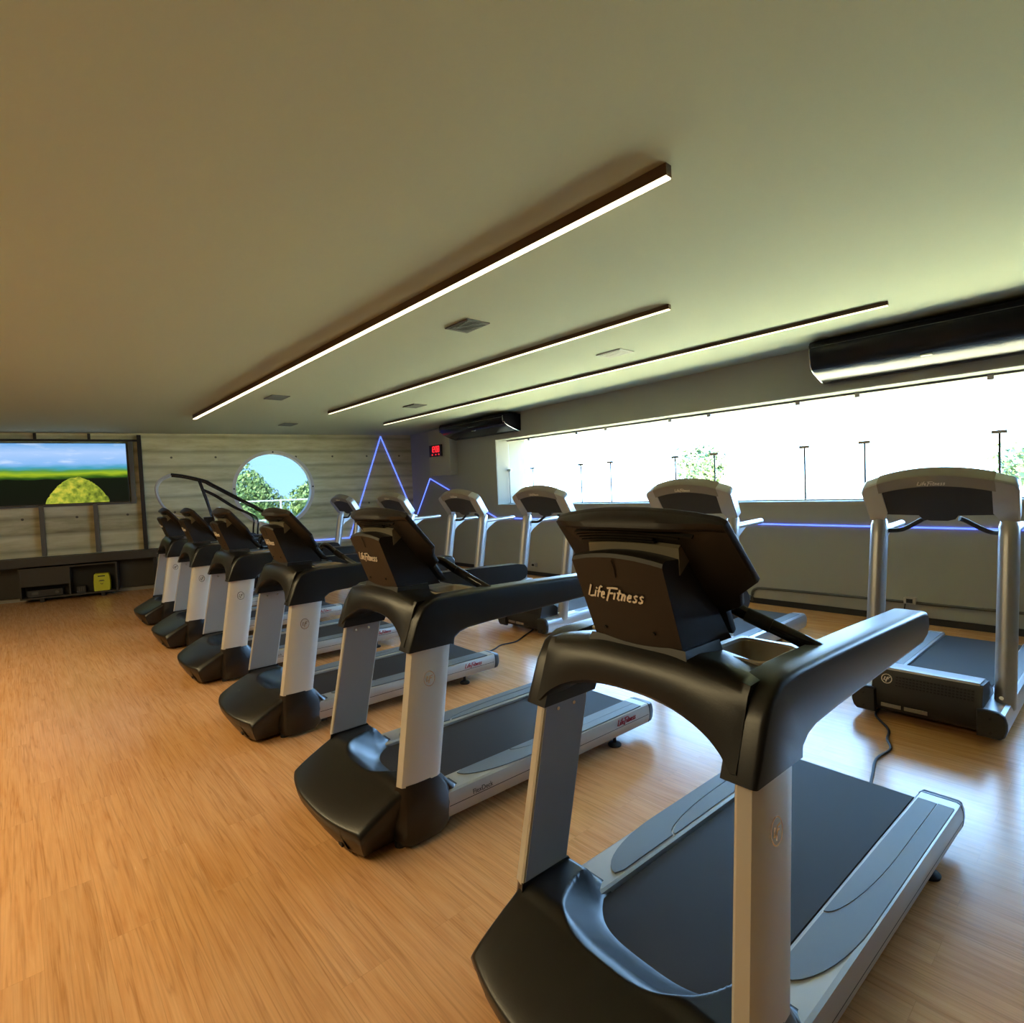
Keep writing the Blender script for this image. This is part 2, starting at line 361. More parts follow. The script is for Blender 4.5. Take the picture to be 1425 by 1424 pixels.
# ---------------------------------------------------------------- treadmill of the front row (local x = length, y = width)
def make_front_treadmill():
    root = empty('treadmill')
    # ---- deck chassis + belt
    bm = BM(); box(bm, 0.45, 2.08, -0.30, 0.30, 0.075, 0.165); obj('deck', bm, 'black', root, bevel=0.01)
    bm = BM()
    prof = [(0.42, 0.186), (2.085, 0.186)] + [(2.085 + 0.042 * math.sin(a), 0.144 + 0.042 * math.cos(a)) for a in [PI * k / 8 for k in range(1, 9)]] + [(0.42, 0.150)]
    prism_uz(bm, prof, -0.272, 0.272); obj('running_belt', bm, 'belt', root)
    for s in (-1, 1):
        pr = [(0.283, 0.10), (0.283, 0.196), (0.292, 0.204), (0.428, 0.205), (0.440, 0.198), (0.4485, 0.172), (0.4510, 0.138), (0.4470, 0.105), (0.434, 0.075), (0.36, 0.068), (0.30, 0.075)]
        bm = BM(); rings = []
        for u, k in ((0.46, 1.0), (0.60, 1.0), (1.3, 1.0), (2.125, 1.0), (2.150, 0.97), (2.165, 0.88)):
            rings.append([(u, s * lerp(0.36, y, k), lerp(0.135, z, k)) for y, z in pr])
        loft(bm, rings); rail = obj('side_rail', bm, 'alu', root, ang=25)
        bm = BM(); box(bm, 0.52, 2.12, s * 0.4475, s * 0.4512, 0.135, 0.1385); obj('rail_seam', bm, 'rubber', rail)
        # rear end cap
        bm = BM(); rings = []
        for u, k in ((2.135, 1.015), (2.170, 0.97), (2.192, 0.80), (2.197, 0.6)):
            rings.append([(u, s * lerp(0.365, y, k), lerp(0.135, z, k)) for y, z in pr])
        loft(bm, rings); obj('end_cap', bm, 'black', root)
        # foot pads : rear inset with a curved front edge and a long front pad
        inn, out = 0.300, 0.434
        curve = [(1.02 + 0.50 * (1 - math.cos(q)) , lerp(inn, 0.375, math.sin(q))) for q in [PI / 2 * k / 10 for k in range(11)]]
        front = [(0.70, inn)] + [(u, y) for u, y in curve] + [(2.06, 0.375), (2.06, out)]
        front += [(1.06, out)] + [(1.06 - 0.40 * math.sin(q), lerp(inn + 0.012, out, math.cos(q))) for q in [PI / 2 * k / 10 for k in range(1, 11)]]
        bm = BM(); prism_xy(bm, [(u, s * y) for u, y in front], 0.200, 0.2095); obj('foot_pad', bm, 'pad', root)
        rearp = [(u + 0.012, y - 0.003) for u, y in curve] + [(2.06, 0.370), (2.06, inn)]
        bm = BM(); prism_xy(bm, [(u, s * y) for u, y in rearp], 0.200, 0.2085); obj('foot_pad', bm, 'pad', root)
        # lettering on the outer rail
        ex = (1, 0, 0) if s < 0 else (-1, 0, 0)
        bm = BM(); ribbons(bm, LOGO, (1.80 if s < 0 else 2.06, s * 0.4495, 0.150), ex, (0, -s * 0.18, 1), (0, s, 0.18), 0.034, 0.13, 0.40, 0.0055)
        t_ = obj('rail_lettering', bm, 'red_letter', rail); t_['label'] = 'red script lettering'
        bm = text_mesh('FlexDeck', (0.66 if s < 0 else 0.80, s * 0.4495, 0.146), ex, (0, -s * 0.18, 1), (0, s, 0.18), 0.034, 0.005)
        t_ = obj('deck_lettering', bm, 'dark_letter', rail); t_['label'] = 'small dark lettering'
        # rear levelling foot
        bm = BM(); disc_stack(bm, (1.83, s * 0.395, 0), [(0.042, 0.0), (0.044, 0.010), (0.036, 0.018), (0.012, 0.022), (0.010, 0.075)], 18)
        obj('levelling_foot', bm, 'rubber', root)
        bm = BM(); disc_stack(bm, (0.29, s * 0.36, 0), [(0.030, 0.0), (0.030, 0.05)], 14); obj('front_foot', bm, 'rubber', root)
    bm = BM(); box(bm, 2.02, 2.05, -0.30, 0.30, 0.085, 0.12); obj('rear_crossbar', bm, 'dark_metal', root)
    # ---- motor hood
    bm = BM(); NU, NV = 110, 120; HW = 0.425; UE = 0.60
    def un(v): return -0.020 + 0.080 * (abs(v) / HW) ** 2.4
    def ztop(u, v):
        n = un(v); t = (u - n) / (0.30 - n)
        z = lerp(0.182, 0.318, min(1, max(0, t)) ** 0.85) if t < 1 else 0.318
        if t > 0.8: z = lerp(z, 0.318, sst(0.8, 1.1, t))
        z -= 0.010 * (v / HW) ** 2
        # shoulders drop to the rails behind the posts
        z = lerp(z, 0.206, sst(0.48, 0.595, u))
        # scoop round the belt
        uc = 0.74; dr = max(0, uc - u); N_E = 3.2
        ro = ((dr / 0.500) ** N_E + (abs(v) / 0.318) ** N_E) ** (1 / N_E)
        ri = ((dr / 0.272) ** N_E + (abs(v) / 0.276) ** N_E) ** (1 / N_E)
        if ro < 1:
            s_ = 1.0 if ri <= 1 else (1 - ro) / ((1 - ro) + (ri - 1) * 0.8)
            z = lerp(min(z, 0.318), 0.178, 1 - (1 - s_) ** 1.9)
        e = max(0, (abs(v) - (HW - 0.03)) / 0.03); z -= 0.020 * e * e
        return z
    grid = []
    for i in range(NU + 1):
        t = i / NU; row = []
        for j in range(NV + 1):
            v = -HW + 2 * HW * j / NV; u = lerp(un(v), UE, t); row.append(bm.verts.new((u, v, ztop(u, v))))
        grid.append(row)
    for i in range(NU):
        for j in range(NV): bm.faces.new((grid[i][j], grid[i][j + 1], grid[i + 1][j + 1], grid[i + 1][j]))
    edge = [grid[0][j] for j in range(NV + 1)] + [grid[i][NV] for i in range(1, NU + 1)] + [grid[NU][j] for j in range(NV - 1, -1, -1)] + [grid[i][0] for i in range(NU - 1, 0, -1)]
    prev = edge
    for frac, ins in ((0.05, -0.002), (0.35, 0.010), (0.75, 0.045), (1.0, 0.072)):
        cur = []
        for q in edge:
            x, y, z = q.co; cx_, cy_ = 0.32, 0.0
            d = Vector((x - cx_, y - cy_)); d.normalize()
            cur.append(bm.verts.new((x - d.x * ins if x < UE - 0.01 else x, y - (d.y * ins if abs(y) > 0.3 else 0), lerp(z, 0.03, frac))))
        for k in range(len(edge)):
            k2 = (k + 1) % len(edge); bm.faces.new((prev[k], prev[k2], cur[k2], cur[k]))
        prev = cur
    bm.faces.new(prev)
    obj('motor_hood', bm, 'black', root, ang=50)
    bm = BM(); box(bm, 0.032, 0.06, -0.275, -0.235, 0.062, 0.088); obj('power_inlet', bm, 'rubber', root, bevel=0.004)
    for s in (-1, 1):
        # ---- boots
        bm = BM(); rings = []
        for z, u0, u1, y0, y1 in ((0.025, 0.265, 0.50, 0.36, 0.444), (0.06, 0.245, 0.535, 0.36, 0.452), (0.16, 0.243, 0.548, 0.36, 0.456), (0.25, 0.252, 0.530, 0.385, 0.452), (0.318, 0.260, 0.488, 0.386, 0.445)):
            rings.append([(u0, s * y0, z), (u0 + 0.012, s * (y1 - 0.03), z), (u0 + 0.035, s * y1, z), (lerp(u0, u1, .55), s * (y1 + 0.004), z), (u1 - 0.03, s * (y1 - 0.004), z), (u1, s * (y1 - 0.03), z), (u1, s * y0, z)])
        loft(bm, rings); obj('post_boot', bm, 'black', root, ang=50)
        # ---- uprights: thin blades with a gently bowed outer face
        bm = BM(); rings = []
        for k in range(9):
            t = k / 8; z = lerp(0.312, 0.945, t); u0 = lerp(0.262, 0.372, t); u1 = lerp(0.482, 0.598, t) ; yo = lerp(0.441, 0.408, t); yi = yo - 0.052
            r = [(u0 + 0.004, s * yi, z), (u0, s * (yi + 0.008), z), (u0 + 0.010, s * (yo - 0.010), z), (u0 + 0.026, s * (yo - 0.002), z)]
            r += [(lerp(u0, u1, q), s * (yo + 0.006 * math.sin(PI * q)), z) for q in (0.35, 0.55, 0.75, 0.9)]
            r += [(u1, s * (yo - 0.008), z), (u1 + 0.002, s * (yi + 0.008), z), (u1 - 0.004, s * yi, z)]
            rings.append(r)
        loft(bm, rings); post = obj('upright', bm, 'silver', root, ang=30)
        # inner cover plate, screws, emblem
        bm = BM(); rings = []
        for z, t in ((0.320, 0.012), (0.935, 0.985)):
            u0 = lerp(0.262, 0.372, t) + 0.010; u1 = lerp(0.482, 0.598, t) - 0.010; yi = lerp(0.441, 0.408, t) - 0.052
            rings.append([(u0, s * (yi + 0.001), z), (u1, s * (yi + 0.001), z), (u1, s * (yi - 0.004), z), (u0, s * (yi - 0.004), z)])
        loft(bm, rings); pl = obj('cover_plate', bm, 'silver_flat', post)
        for du in (0.07, 0.15):
            bm = BM(); cyl(bm, (0.362 + du, s * 0.349, 0.905), (0.362 + du, s * 0.3555, 0.905), 0.007, res=10); obj('screw', bm, 'chrome', post)
        yo = 0.4195
        bm = BM(); ctr = (0.455, s * yo, 0.790); ex = (1, 0, 0.0) if s < 0 else (-1, 0, 0)
        ribbons(bm, circ(32, 0.030, 0.036), ctr, ex, (0, -s * 0.05, 1), (0, s, 0.05), 1.0, 0.0042, 0, 0.003)
        ribbons(bm, LFMARK, ctr, ex, (0, -s * 0.05, 1), (0, s, 0.05), 0.032, 0.20, 0.1, 0.003)
        obj('emblem', bm, 'chrome', post)
        # ---- sleeve + handrail in one moulding
        out = [(0.346, 0.935), (0.605, 0.935), (0.618, 0.958), (0.650, 0.980), (0.70, 0.992), (0.85, 1.000), (1.20, 1.008), (1.68, 1.020), (1.745, 1.040), (1.772, 1.075), (1.768, 1.112),
               (1.745, 1.138), (1.68, 1.150), (1.20, 1.166), (0.80, 1.176), (0.60, 1.178), (0.50, 1.172), (0.440, 1.142), (0.400, 1.08)]
        bm = BM(); rings = []
        for y, ins in ((0.330, 0.0), (0.345, 0.0), (0.385, 0.0), (0.410, 0.0), (0.419, 0.003), (0.4245, 0.009), (0.4265, 0.018)):
            cx_ = sum(p[0] for p in out) / len(out)
            ring = []
            for k, (u, z) in enumerate(out):
                a = Vector(out[k - 1]); b = Vector(out[(k + 1) % len(out)]); d = (b - a).normalized(); n = Vector((-d.y, d.x))
                ring.append((u + n.x * ins, s * y, z + n.y * ins if z > 0.94 else z))
            rings.append(ring)
        loft(bm, rings); obj('handrail', bm, 'black', root, ang=40)
    # ---- yoke: arched front bridge
    bm = BM(); rings = []; NVY = 48
    for j in range(NVY + 1):
        v = -0.372 + 0.744 * j / NVY; a = abs(v)
        zb = 0.945 + 0.125 * max(0, 1 - (a / 0.352) ** 2.4) ** 0.75 if a < 0.352 else 0.945
        zt = 1.195 - 0.028 * sst(0.12, 0.40, a)
        if a > 0.28: zt -= 0.008 * ((a - 0.28) / 0.105) ** 2
        uf = lambda z: 0.345 + (z - 0.935) * 0.36 - 0.016 * (1 - min(1, a / 0.372) ** 2)
        ring = [(uf(zb) + 0.012, v, zb), (uf(zb) + 0.0, v, zb + 0.012)]
        for q in (0.25, 0.5, 0.75, 0.92): z = lerp(zb + 0.012, zt - 0.01, q); ring.append((uf(z) - 0.014 * math.sin(PI * q) * (1 - min(1, a / 0.372) ** 6), v, z))
        ring += [(uf(zt) + 0.008, v, zt), (0.50, v, zt + 0.004), (0.62, v, zt - 0.01), (0.62, v, max(zb, 1.04) if a < 0.30 else zb + 0.02), (uf(zb) + 0.10, v, zb)]
        rings.append(ring)
    loft(bm, rings); yoke = obj('yoke', bm, 'black', root, ang=50)
    # collar round the console foot
    bm = BM(); loft(bm, [[(0.425, -0.19, 1.175), (0.425, 0.19, 1.175), (0.62, 0.19, 1.175), (0.62, -0.19, 1.175)], [(0.438, -0.178, 1.213), (0.438, 0.178, 1.213), (0.62, 0.178, 1.213), (0.62, -0.178, 1.213)]])
    obj('console_collar', bm, 'black', root, bevel=0.006)
    # ---- dash with cup wells
    for s in (-1, 1):
        bm = BM()
        o = [(0.56, 0.12), (0.86, 0.12), (0.93, 0.20), (0.955, 0.355), (0.56, 0.355)]
        h = [(0.60, 0.155), (0.80, 0.155), (0.80, 0.325), (0.60, 0.325)]
        # top face with a hole: bridge 5-gon to 4-gon by hand
        zt = 1.166; zb = 1.060
        def V(p, z): return bm.verts.new((p[0], s * p[1], z))
        ot = [V(p, zt - (0.02 if p[0] > 0.9 else 0)) for p in o]; ob = [V(p, zb if p[0] < 0.9 else zb + 0.045) for p in o]; ht = [V(p, zt) for p in h]
        hb = [V((lerp(p[0], 0.70, .12), lerp(p[1], 0.24, .12)), zt - 0.075) for p in h]
        for fs in ((ot[0], ot[1], ht[1], ht[0]), (ot[1], ot[2], ht[1]), (ot[2], ot[3], ht[2], ht[1]), (ot[3], ot[4], ht[3], ht[2]), (ot[4], ot[0], ht[0], ht[3])): bm.faces.new(fs)
        for k in range(5): bm.faces.new((ot[k], ot[(k + 1) % 5], ob[(k + 1) % 5], ob[k]))
        for k in range(4): bm.faces.new((ht[k], ht[(k + 1) % 4], hb[(k + 1) % 4], hb[k]))
        bm.faces.new(hb); bm.faces.new(ob)
        dash = obj('dash_tray', bm, 'black', root, ang=30)
        bm = BM()
        def rr(x0, x1, y0, y1, r, z): 
            p = []
            for cx_, cy_, a0 in ((x1 - r, y1 - r, 0), (x0 + r, y1 - r, 90), (x0 + r, y0 + r, 180), (x1 - r, y0 + r, 270)):
                for k in range(5): a = math.radians(a0 + 22.5 * k); p.append((cx_ + r * math.cos(a), s * (cy_ + r * math.sin(a)), z))
            return p
        loft(bm, [rr(.590, .810, .147, .333, .03, 1.165), rr(.588, .812, .145, .335, .03, 1.174), rr(.594, .806, .151, .329, .028, 1.178), rr(.603, .797, .160, .320, .024, 1.172), rr(.618, .782, .175, .305, .02, 1.096)], caps=False)
        f = rr(.618, .782, .175, .305, .02, 1.096); bm.faces.new([bm.verts.new(p) for p in f])
        obj('cup_holder', bm, 'cup', root)
    bm = BM(); box(bm, 0.56, 0.84, -0.125, 0.125, 1.065, 1.164); obj('dash_centre', bm, 'black', root, bevel=0.01)
    # ---- arched grip bar between the handrails
    pts = catmull([(0.90, -0.362, 1.150), (0.86, -0.30, 1.190), (0.82, -0.16, 1.252), (0.80, -0.05, 1.298), (0.80, 0.05, 1.298), (0.82, 0.16, 1.252), (0.86, 0.30, 1.190), (0.90, 0.362, 1.150)], 6)
    bm = BM(); tube(bm, pts, 0.020, 12, flat=1.15); gb = obj('grip_bar', bm, 'black_gloss', root)
    for s in (-1, 1):
        p = [q for q in pts if 0.14 < s * q.y < 0.24]
        bm = BM(); tube(bm, p, 0.0215, 12, flat=1.15); obj('pulse_sensor', bm, 'dark_metal', gb)
    # ---- console
    U0, Z0 = 0.405, 1.628; dx, dz = 0.63, -0.777; nx, nz = 0.777, 0.63
    def P(v, w, t): return (U0 + w * dx + t * nx, v, Z0 + w * dz + t * nz)
    half = [(0.0, 0.0), (0.08, 0.002), (0.16, 0.009), (0.24, 0.021), (0.30, 0.036), (0.318, 0.050), (0.332, 0.270), (0.262, 0.330), (0.245, 0.385), (0.185, 0.420), (0.165, 0.53)]
    outl = [(-v, w) for v, w in half[::-1]] + half[1:]
    bm = BM(); rings = []
    for t, ins in ((-0.046, 0.110), (-0.041, 0.075), (-0.024, 0.018), (-0.019, 0.004), (-0.012, 0.0), (0.002, 0.0), (0.006, 0.003), (0.007, 0.010)):
        rings.append([P(v * (1 - ins / 0.33), lerp(w, 0.25, ins / 0.27), t) for v, w in outl])
    loft(bm, rings); con = obj('console', bm, 'console_back', root, ang=35)
    bm = BM(); loft(bm, [[P(-0.27, 0.05, 0.006), P(0.27, 0.05, 0.006), P(0.28, 0.26, 0.006), P(-0.28, 0.26, 0.006)], [P(-0.27, 0.05, 0.011), P(0.27, 0.05, 0.011), P(0.28, 0.26, 0.011), P(-0.28, 0.26, 0.011)]])
    obj('display', bm, 'screen_off', con)
    bm = BM(); rings = []; n = 24
    def wt(v):
        for (a0, b0), (a1, b1) in zip(half[:5], half[1:6]):
            if a0 <= abs(v) <= a1: return lerp(b0, b1, (abs(v) - a0) / (a1 - a0))
        return half[5][1]
    for k in range(n + 1):
        v = lerp(0.314, -0.314, k / n); w = wt(v); f = 1 - (abs(v) / 0.314) ** 2.6
        rings.append([P(v, w + 0.002, -0.008), P(v, w - 0.002 * f, -0.014 - 0.016 * f), P(v, w + 0.002, -0.018 - 0.044 * f), P(v, w + 0.014, -0.020 - 0.054 * f), P(v, w + 0.026 + 0.004 * f, -0.020 - 0.048 * f), P(v, w + 0.036, -0.018 - 0.026 * f), P(v, w + 0.036, -0.008)])
    loft(bm, rings); obj('console_visor', bm, 'console_back', con, ang=40)
    for w0, a, b in ((0.046, -0.20, 0.235), (0.058, -0.20, 0.19), (0.070, -0.195, 0.10), (0.082, -0.19, 0.10)):
        bm = BM(); n = 12; rings = []
        for k in range(n + 1):
            v = -lerp(a, b, k / n); w = w0 + 0.28 * v * v
            rings.append([P(v, w - 0.0030, -0.046), P(v, w - 0.0030, -0.0595), P(v, w + 0.0030, -0.0595), P(v, w + 0.0030, -0.046)])
        loft(bm, rings); obj('vent_rib', bm, 'console_back', con)
    # band above the rear box
    bm = BM(); n = 12; rings = []
    for k in range(n + 1):
        v = lerp(0.165, -0.175, k / n); w = 0.100 + 0.35 * v * v
        rings.append([P(v, w - 0.008, -0.046), P(v, w - 0.008, -0.060), P(v, w + 0.056, -0.104), P(v, w + 0.056, -0.046)])
    loft(bm, rings); obj('console_band', bm, 'console_band', con)
    # rear box with wedge sides
    bm = BM(); rings = []; n = 10
    for k in range(n + 1):
        v = lerp(-0.172, 0.172, k / n); c = 0.012 * (1 - (v / 0.172) ** 2); top = 0.020 * (1 - (v / 0.172) ** 2)
        k2 = 1.0 if 0 < k < n else 1.0
        rings.append([(0.348 - c, v, 1.462 + top), (0.352 - c, v, 1.474 + top), (0.366 - c, v, 1.481 + top), (0.50, v, 1.478 + top), (0.70, v, 1.20), (0.448 - c, v * 0.96, 1.20)])
    loft(bm, rings); bx = obj('console_box', bm, 'console_back', root, ang=30, bevel=0.006)
    # lettering and screws on the box: face direction
    fd = Vector((0.098, 0, -0.262)).normalized(); fn = Vector((-0.262 , 0, -0.098)).normalized()
    o = Vector((0.348, 0.138, 1.462)) + fd * 0.122
    bm = BM()
    for st in LOGO:
        pass
    def bow(v): return 0.012 * (1 - (v / 0.172) ** 2)
    ribbons(bm, LOGO, o, (0, -1, 0), -fd, fn, 0.0415, 0.135, 0.46, 0.002)
    for q in bm.verts: q.co.x -= bow(q.co.y)
    t_ = obj('logo_lettering', bm, 'letter', bx); t_['label'] = 'white script lettering'
    for v, w in ((0.105, 0.235), (-0.085, 0.225)):
        c0 = Vector((0.348 - bow(v), v, 1.462)) + fd * w
        bm = BM(); cyl(bm, c0 - fn * 0.004, c0 + fn * 0.0025, 0.006, res=10); obj('screw', bm, 'rubber', bx)
    p0 = Vector((0.348 - bow(0), -0.002, 1.476)); bm = BM()
    ribbons(bm, [[(0, 0), (0.002, -0.03), (-0.003, -0.06)]], p0 + Vector((-0.001, 0, 0)), (0, -1, 0), -fd, fn, 1.0, 0.0022, 0, 0.0025); obj('shut_line', bm, 'rubber', bx)
    return root

# ---------------------------------------------------------------- older silver treadmill of the window row
def make_old_treadmill():
    root = empty('old_treadmill')
    bm = BM(); box(bm, 0.10, 2.0, -0.30, 0.30, 0.06, 0.15); obj('deck', bm, 'old_dark', root)
    bm = BM(); prism_uz(bm, [(0.40, 0.178), (1.98, 0.178), (2.02, 0.16), (2.03, 0.135), (2.01, 0.11), (0.40, 0.14)], -0.262, 0.262); obj('running_belt', bm, 'belt', root)
    for s in (-1, 1):
        pr = [(0.272, 0.10), (0.272, 0.19), (0.285, 0.200), (0.388, 0.200), (0.408, 0.188), (0.420, 0.155), (0.422, 0.11), (0.412, 0.06), (0.388, 0.040), (0.30, 0.045)]
        bm = BM(); loft(bm, [[(u, s * lerp(.345, y, k), lerp(.12, z, k)) for y, z in pr] for u, k in ((0.034, 1), (1.0, 1), (1.98, 1), (2.02, 0.95), (2.05, 0.8))]); rail = obj('side_rail', bm, 'old_silver', root, ang=25)
        bm = BM(); prism_xy(bm, [(0.62, s * 0.285), (0.58, s * 0.33), (0.62, s * 0.378), (1.94, s * 0.378), (1.94, s * 0.285)], 0.19, 0.203); obj('foot_pad', bm, 'pad', rail)
        pr2 = [(0.275, 0.04), (0.275, 0.205), (0.30, 0.212), (0.385, 0.208), (0.412, 0.185), (0.424, 0.14), (0.424, 0.10), (0.412, 0.06), (0.39, 0.04)]
        bm = BM(); loft(bm, [[(u, s * lerp(.345, y, k), lerp(.12, z, k)) for y, z in pr2] for u, k in ((0.0, 0.90), (0.010, 0.98), (0.02, 1), (0.036, 1))]); cap = obj('front_cap', bm, 'old_dark', root)
        for dz in (0.075, 0.165):
            bm = BM(); cyl(bm, (-0.006, s * 0.345, dz), (0.006, s * 0.345, dz), 0.008, res=10); obj('screw', bm, 'rubber', cap)
        for u in (0.22, 1.85):
            bm = BM(); cyl(bm, (u, s * 0.325, 0.032), (u, s * 0.375, 0.032), 0.032, res=16); obj('wheel', bm, 'rubber', root)
        # uprights
        bm = BM(); n = 12; rings = []
        for z, u, k in ((0.155, 0.315, 1.0), (0.20, 0.322, 1.0), (1.24, 0.505, 1.0), (1.31, 0.517, 0.97), (1.345, 0.524, 0.80), (1.36, 0.528, 0.5)):
            rings.append([(u + 0.068 * k * math.cos(2 * PI * q / 20), s * 0.374 + 0.057 * k * math.sin(2 * PI * q / 20), z) for q in range(20)])
        loft(bm, rings); up = obj('upright', bm, 'old_silver', root, ang=60)
        bm = BM(); cyl(bm, (0.24, s * 0.365, 0.232), (0.262, s * 0.365, 0.232), 0.012, res=12); obj('bolt', bm, 'chrome', up)
        # side handrail with gusset
        bm = BM(); tube(bm, [(0.50, s * 0.372, 1.262), (0.80, s * 0.372, 1.270), (1.08, s * 0.372, 1.278), (1.095, s * 0.372, 1.278), (1.103, s * 0.372, 1.278)], [0.027, 0.027, 0.027, 0.020, 0.008], 14); hr = obj('handrail', bm, 'old_silver', root, ang=60)
        bm = BM(); prism_uz(bm, [(0.50, 1.245), (0.78, 1.258), (0.70, 1.225), (0.60, 1.165), (0.545, 1.11), (0.49, 1.09)], s * 0.385, s * 0.359); obj('gusset', bm, 'old_silver', hr, bevel=0.004)
        # curved pulse grips
        pts = catmull([(0.545, s * 0.325, 1.262), (0.60, s * 0.27, 1.262), (0.61, s * 0.22, 1.282), (0.60, s * 0.13, 1.340), (0.58, s * 0.10, 1.355)], 6)
        bm = BM(); tube(bm, pts, 0.016, 12); obj('pulse_grip', bm, 'dark_metal', root)
    # motor cover
    bm = BM(); prism_uz(bm, [(0.055, 0.055), (0.030, 0.085), (0.030, 0.20), (0.065, 0.335), (0.075, 0.342), (0.26, 0.325), (0.40, 0.235), (0.43, 0.19), (0.43, 0.06)], -0.302, 0.302); cov = obj('motor_cover', bm, 'old_dark', root, bevel=0.008)
    bm = BM(); prism_uz(bm, [(0.068, 0.337), (0.078, 0.350), (0.255, 0.337), (0.395, 0.250), (0.385, 0.236), (0.255, 0.320)], -0.285, 0.285); obj('cover_strip', bm, 'old_silver', cov)
    bm = BM()
    for k in range(-12, 13):
        for q in range(4):
            z = 0.245 + 0.018 * q; x = 0.030 + (z - 0.20) * 0.26; y = k * 0.0195 - 0.02
            if abs(y) > 0.27 or y > 0.16: continue
            box(bm, x - 0.003, x + 0.004, y - 0.0065, y + 0.0065, z - 0.005, z + 0.005)
    obj('vent_grille', bm, 'rubber', cov)
    bm = BM(); ctr = (0.048, 0.215, 0.278)
    ribbons(bm, circ(28, 0.030, 0.030), ctr, (0, -1, 0), (0.26, 0, 1), (-1, 0, 0.26), 1.0, 0.005, 0, 0.004)
    ribbons(bm, LFMARK, ctr, (0, -1, 0), (0.26, 0, 1), (-1, 0, 0.26), 0.030, 0.24, 0.1, 0.004); obj('emblem', bm, 'letter', cov)
    for a, b in ((0.245, 0.13), (0.11, -0.02)):
        bm = BM(); box(bm, 0.022, 0.032, b, a, 0.088, 0.112); obj('rating_plate', bm, 'old_grey', cov)
    # console: arched hood, silver wings, dark back panel
    U0, Z0 = 0.265, 1.672; d = Vector((0.56, 0, -0.828)); n = Vector((0.828, 0, 0.56))
    def P(v, w, t): q = Vector((U0, 0, Z0)) + d * w + n * t; return (q.x, v, q.z)
    def wtop(v): return 0.108 * (abs(v) / 0.445) ** 2.1
    for s in (-1, 1):
        bm = BM(); rings = []
        for t, i in ((0.0, 0.010), (0.010, 0.0), (0.085, 0.0), (0.095, 0.008)):
            q = [(0.315, wtop(0.315) + i), (0.36, wtop(0.36) + i), (0.42, wtop(0.42) + i), (0.438 - i, wtop(0.445) + 0.012), (0.446 - i, 0.15), (0.432 - i, 0.395), (0.335 + i, 0.410), (0.302, 0.33)]
            rings.append([P(s * v, w, t) for v, w in q])
        loft(bm, rings); obj('console_wing', bm, 'old_silver', root, ang=35)
    bm = BM(); rings = []; N = 20
    for k in range(N + 1):
        v = lerp(-0.330, 0.330, k / N); w0 = wtop(v) - 0.003; w1 = 0.092 + 0.05 * (abs(v) / 0.315) ** 2
        rings.append([P(v, w0 + 0.010, -0.004), P(v, w0, 0.012), P(v, w0, 0.09), P(v, w1, 0.09), P(v, w1, -0.006)])
    loft(bm, rings); top = obj('console_hood', bm, 'old_grey', root, ang=35)
    bm = BM(); ribbons(bm, LOGO, P(0.085, 0.080, -0.008), (0, -1, 0), -d, -n, 0.030, 0.16, 0.25, 0.002); t_ = obj('logo_lettering', bm, 'letter', top); t_['label'] = 'pale script lettering'
    bm = BM(); q = [(-0.325, 0.085), (0.325, 0.085), (0.312, 0.345), (0.115, 0.352), (0.095, 0.385), (0.05, 0.400), (-0.05, 0.400), (-0.095, 0.385), (-0.115, 0.352), (-0.312, 0.345)]
    loft(bm, [[P(v, w, 0.006) for v, w in q], [P(v, w, 0.085) for v, w in q]]); cp = obj('console_panel', bm, 'old_dark', root, bevel=0.006)
    bm = BM(); loft(bm, [[P(v, w, t) for v, w in ((-0.26, 0.12), (0.26, 0.12), (0.26, 0.30), (-0.26, 0.30))] for t in (0.084, 0.089)]); obj('display', bm, 'screen_off', cp)
    return root

# ---------------------------------------------------------------- room
X_WALL = 7.54
BP = Vector((-0.216, 13.772, 0)); BD = Vector((0.980, -0.198, 0)).normalized(); BN = Vector((BD.y, -BD.x, 0))   # back wall; BN points into the room
B_ROT = math.atan2(BD.y, BD.x)
CEIL = lambda x, y: 3.297 + 0.0023 * x - 0.0158 * y
XL, YR = -3.6, -3.0

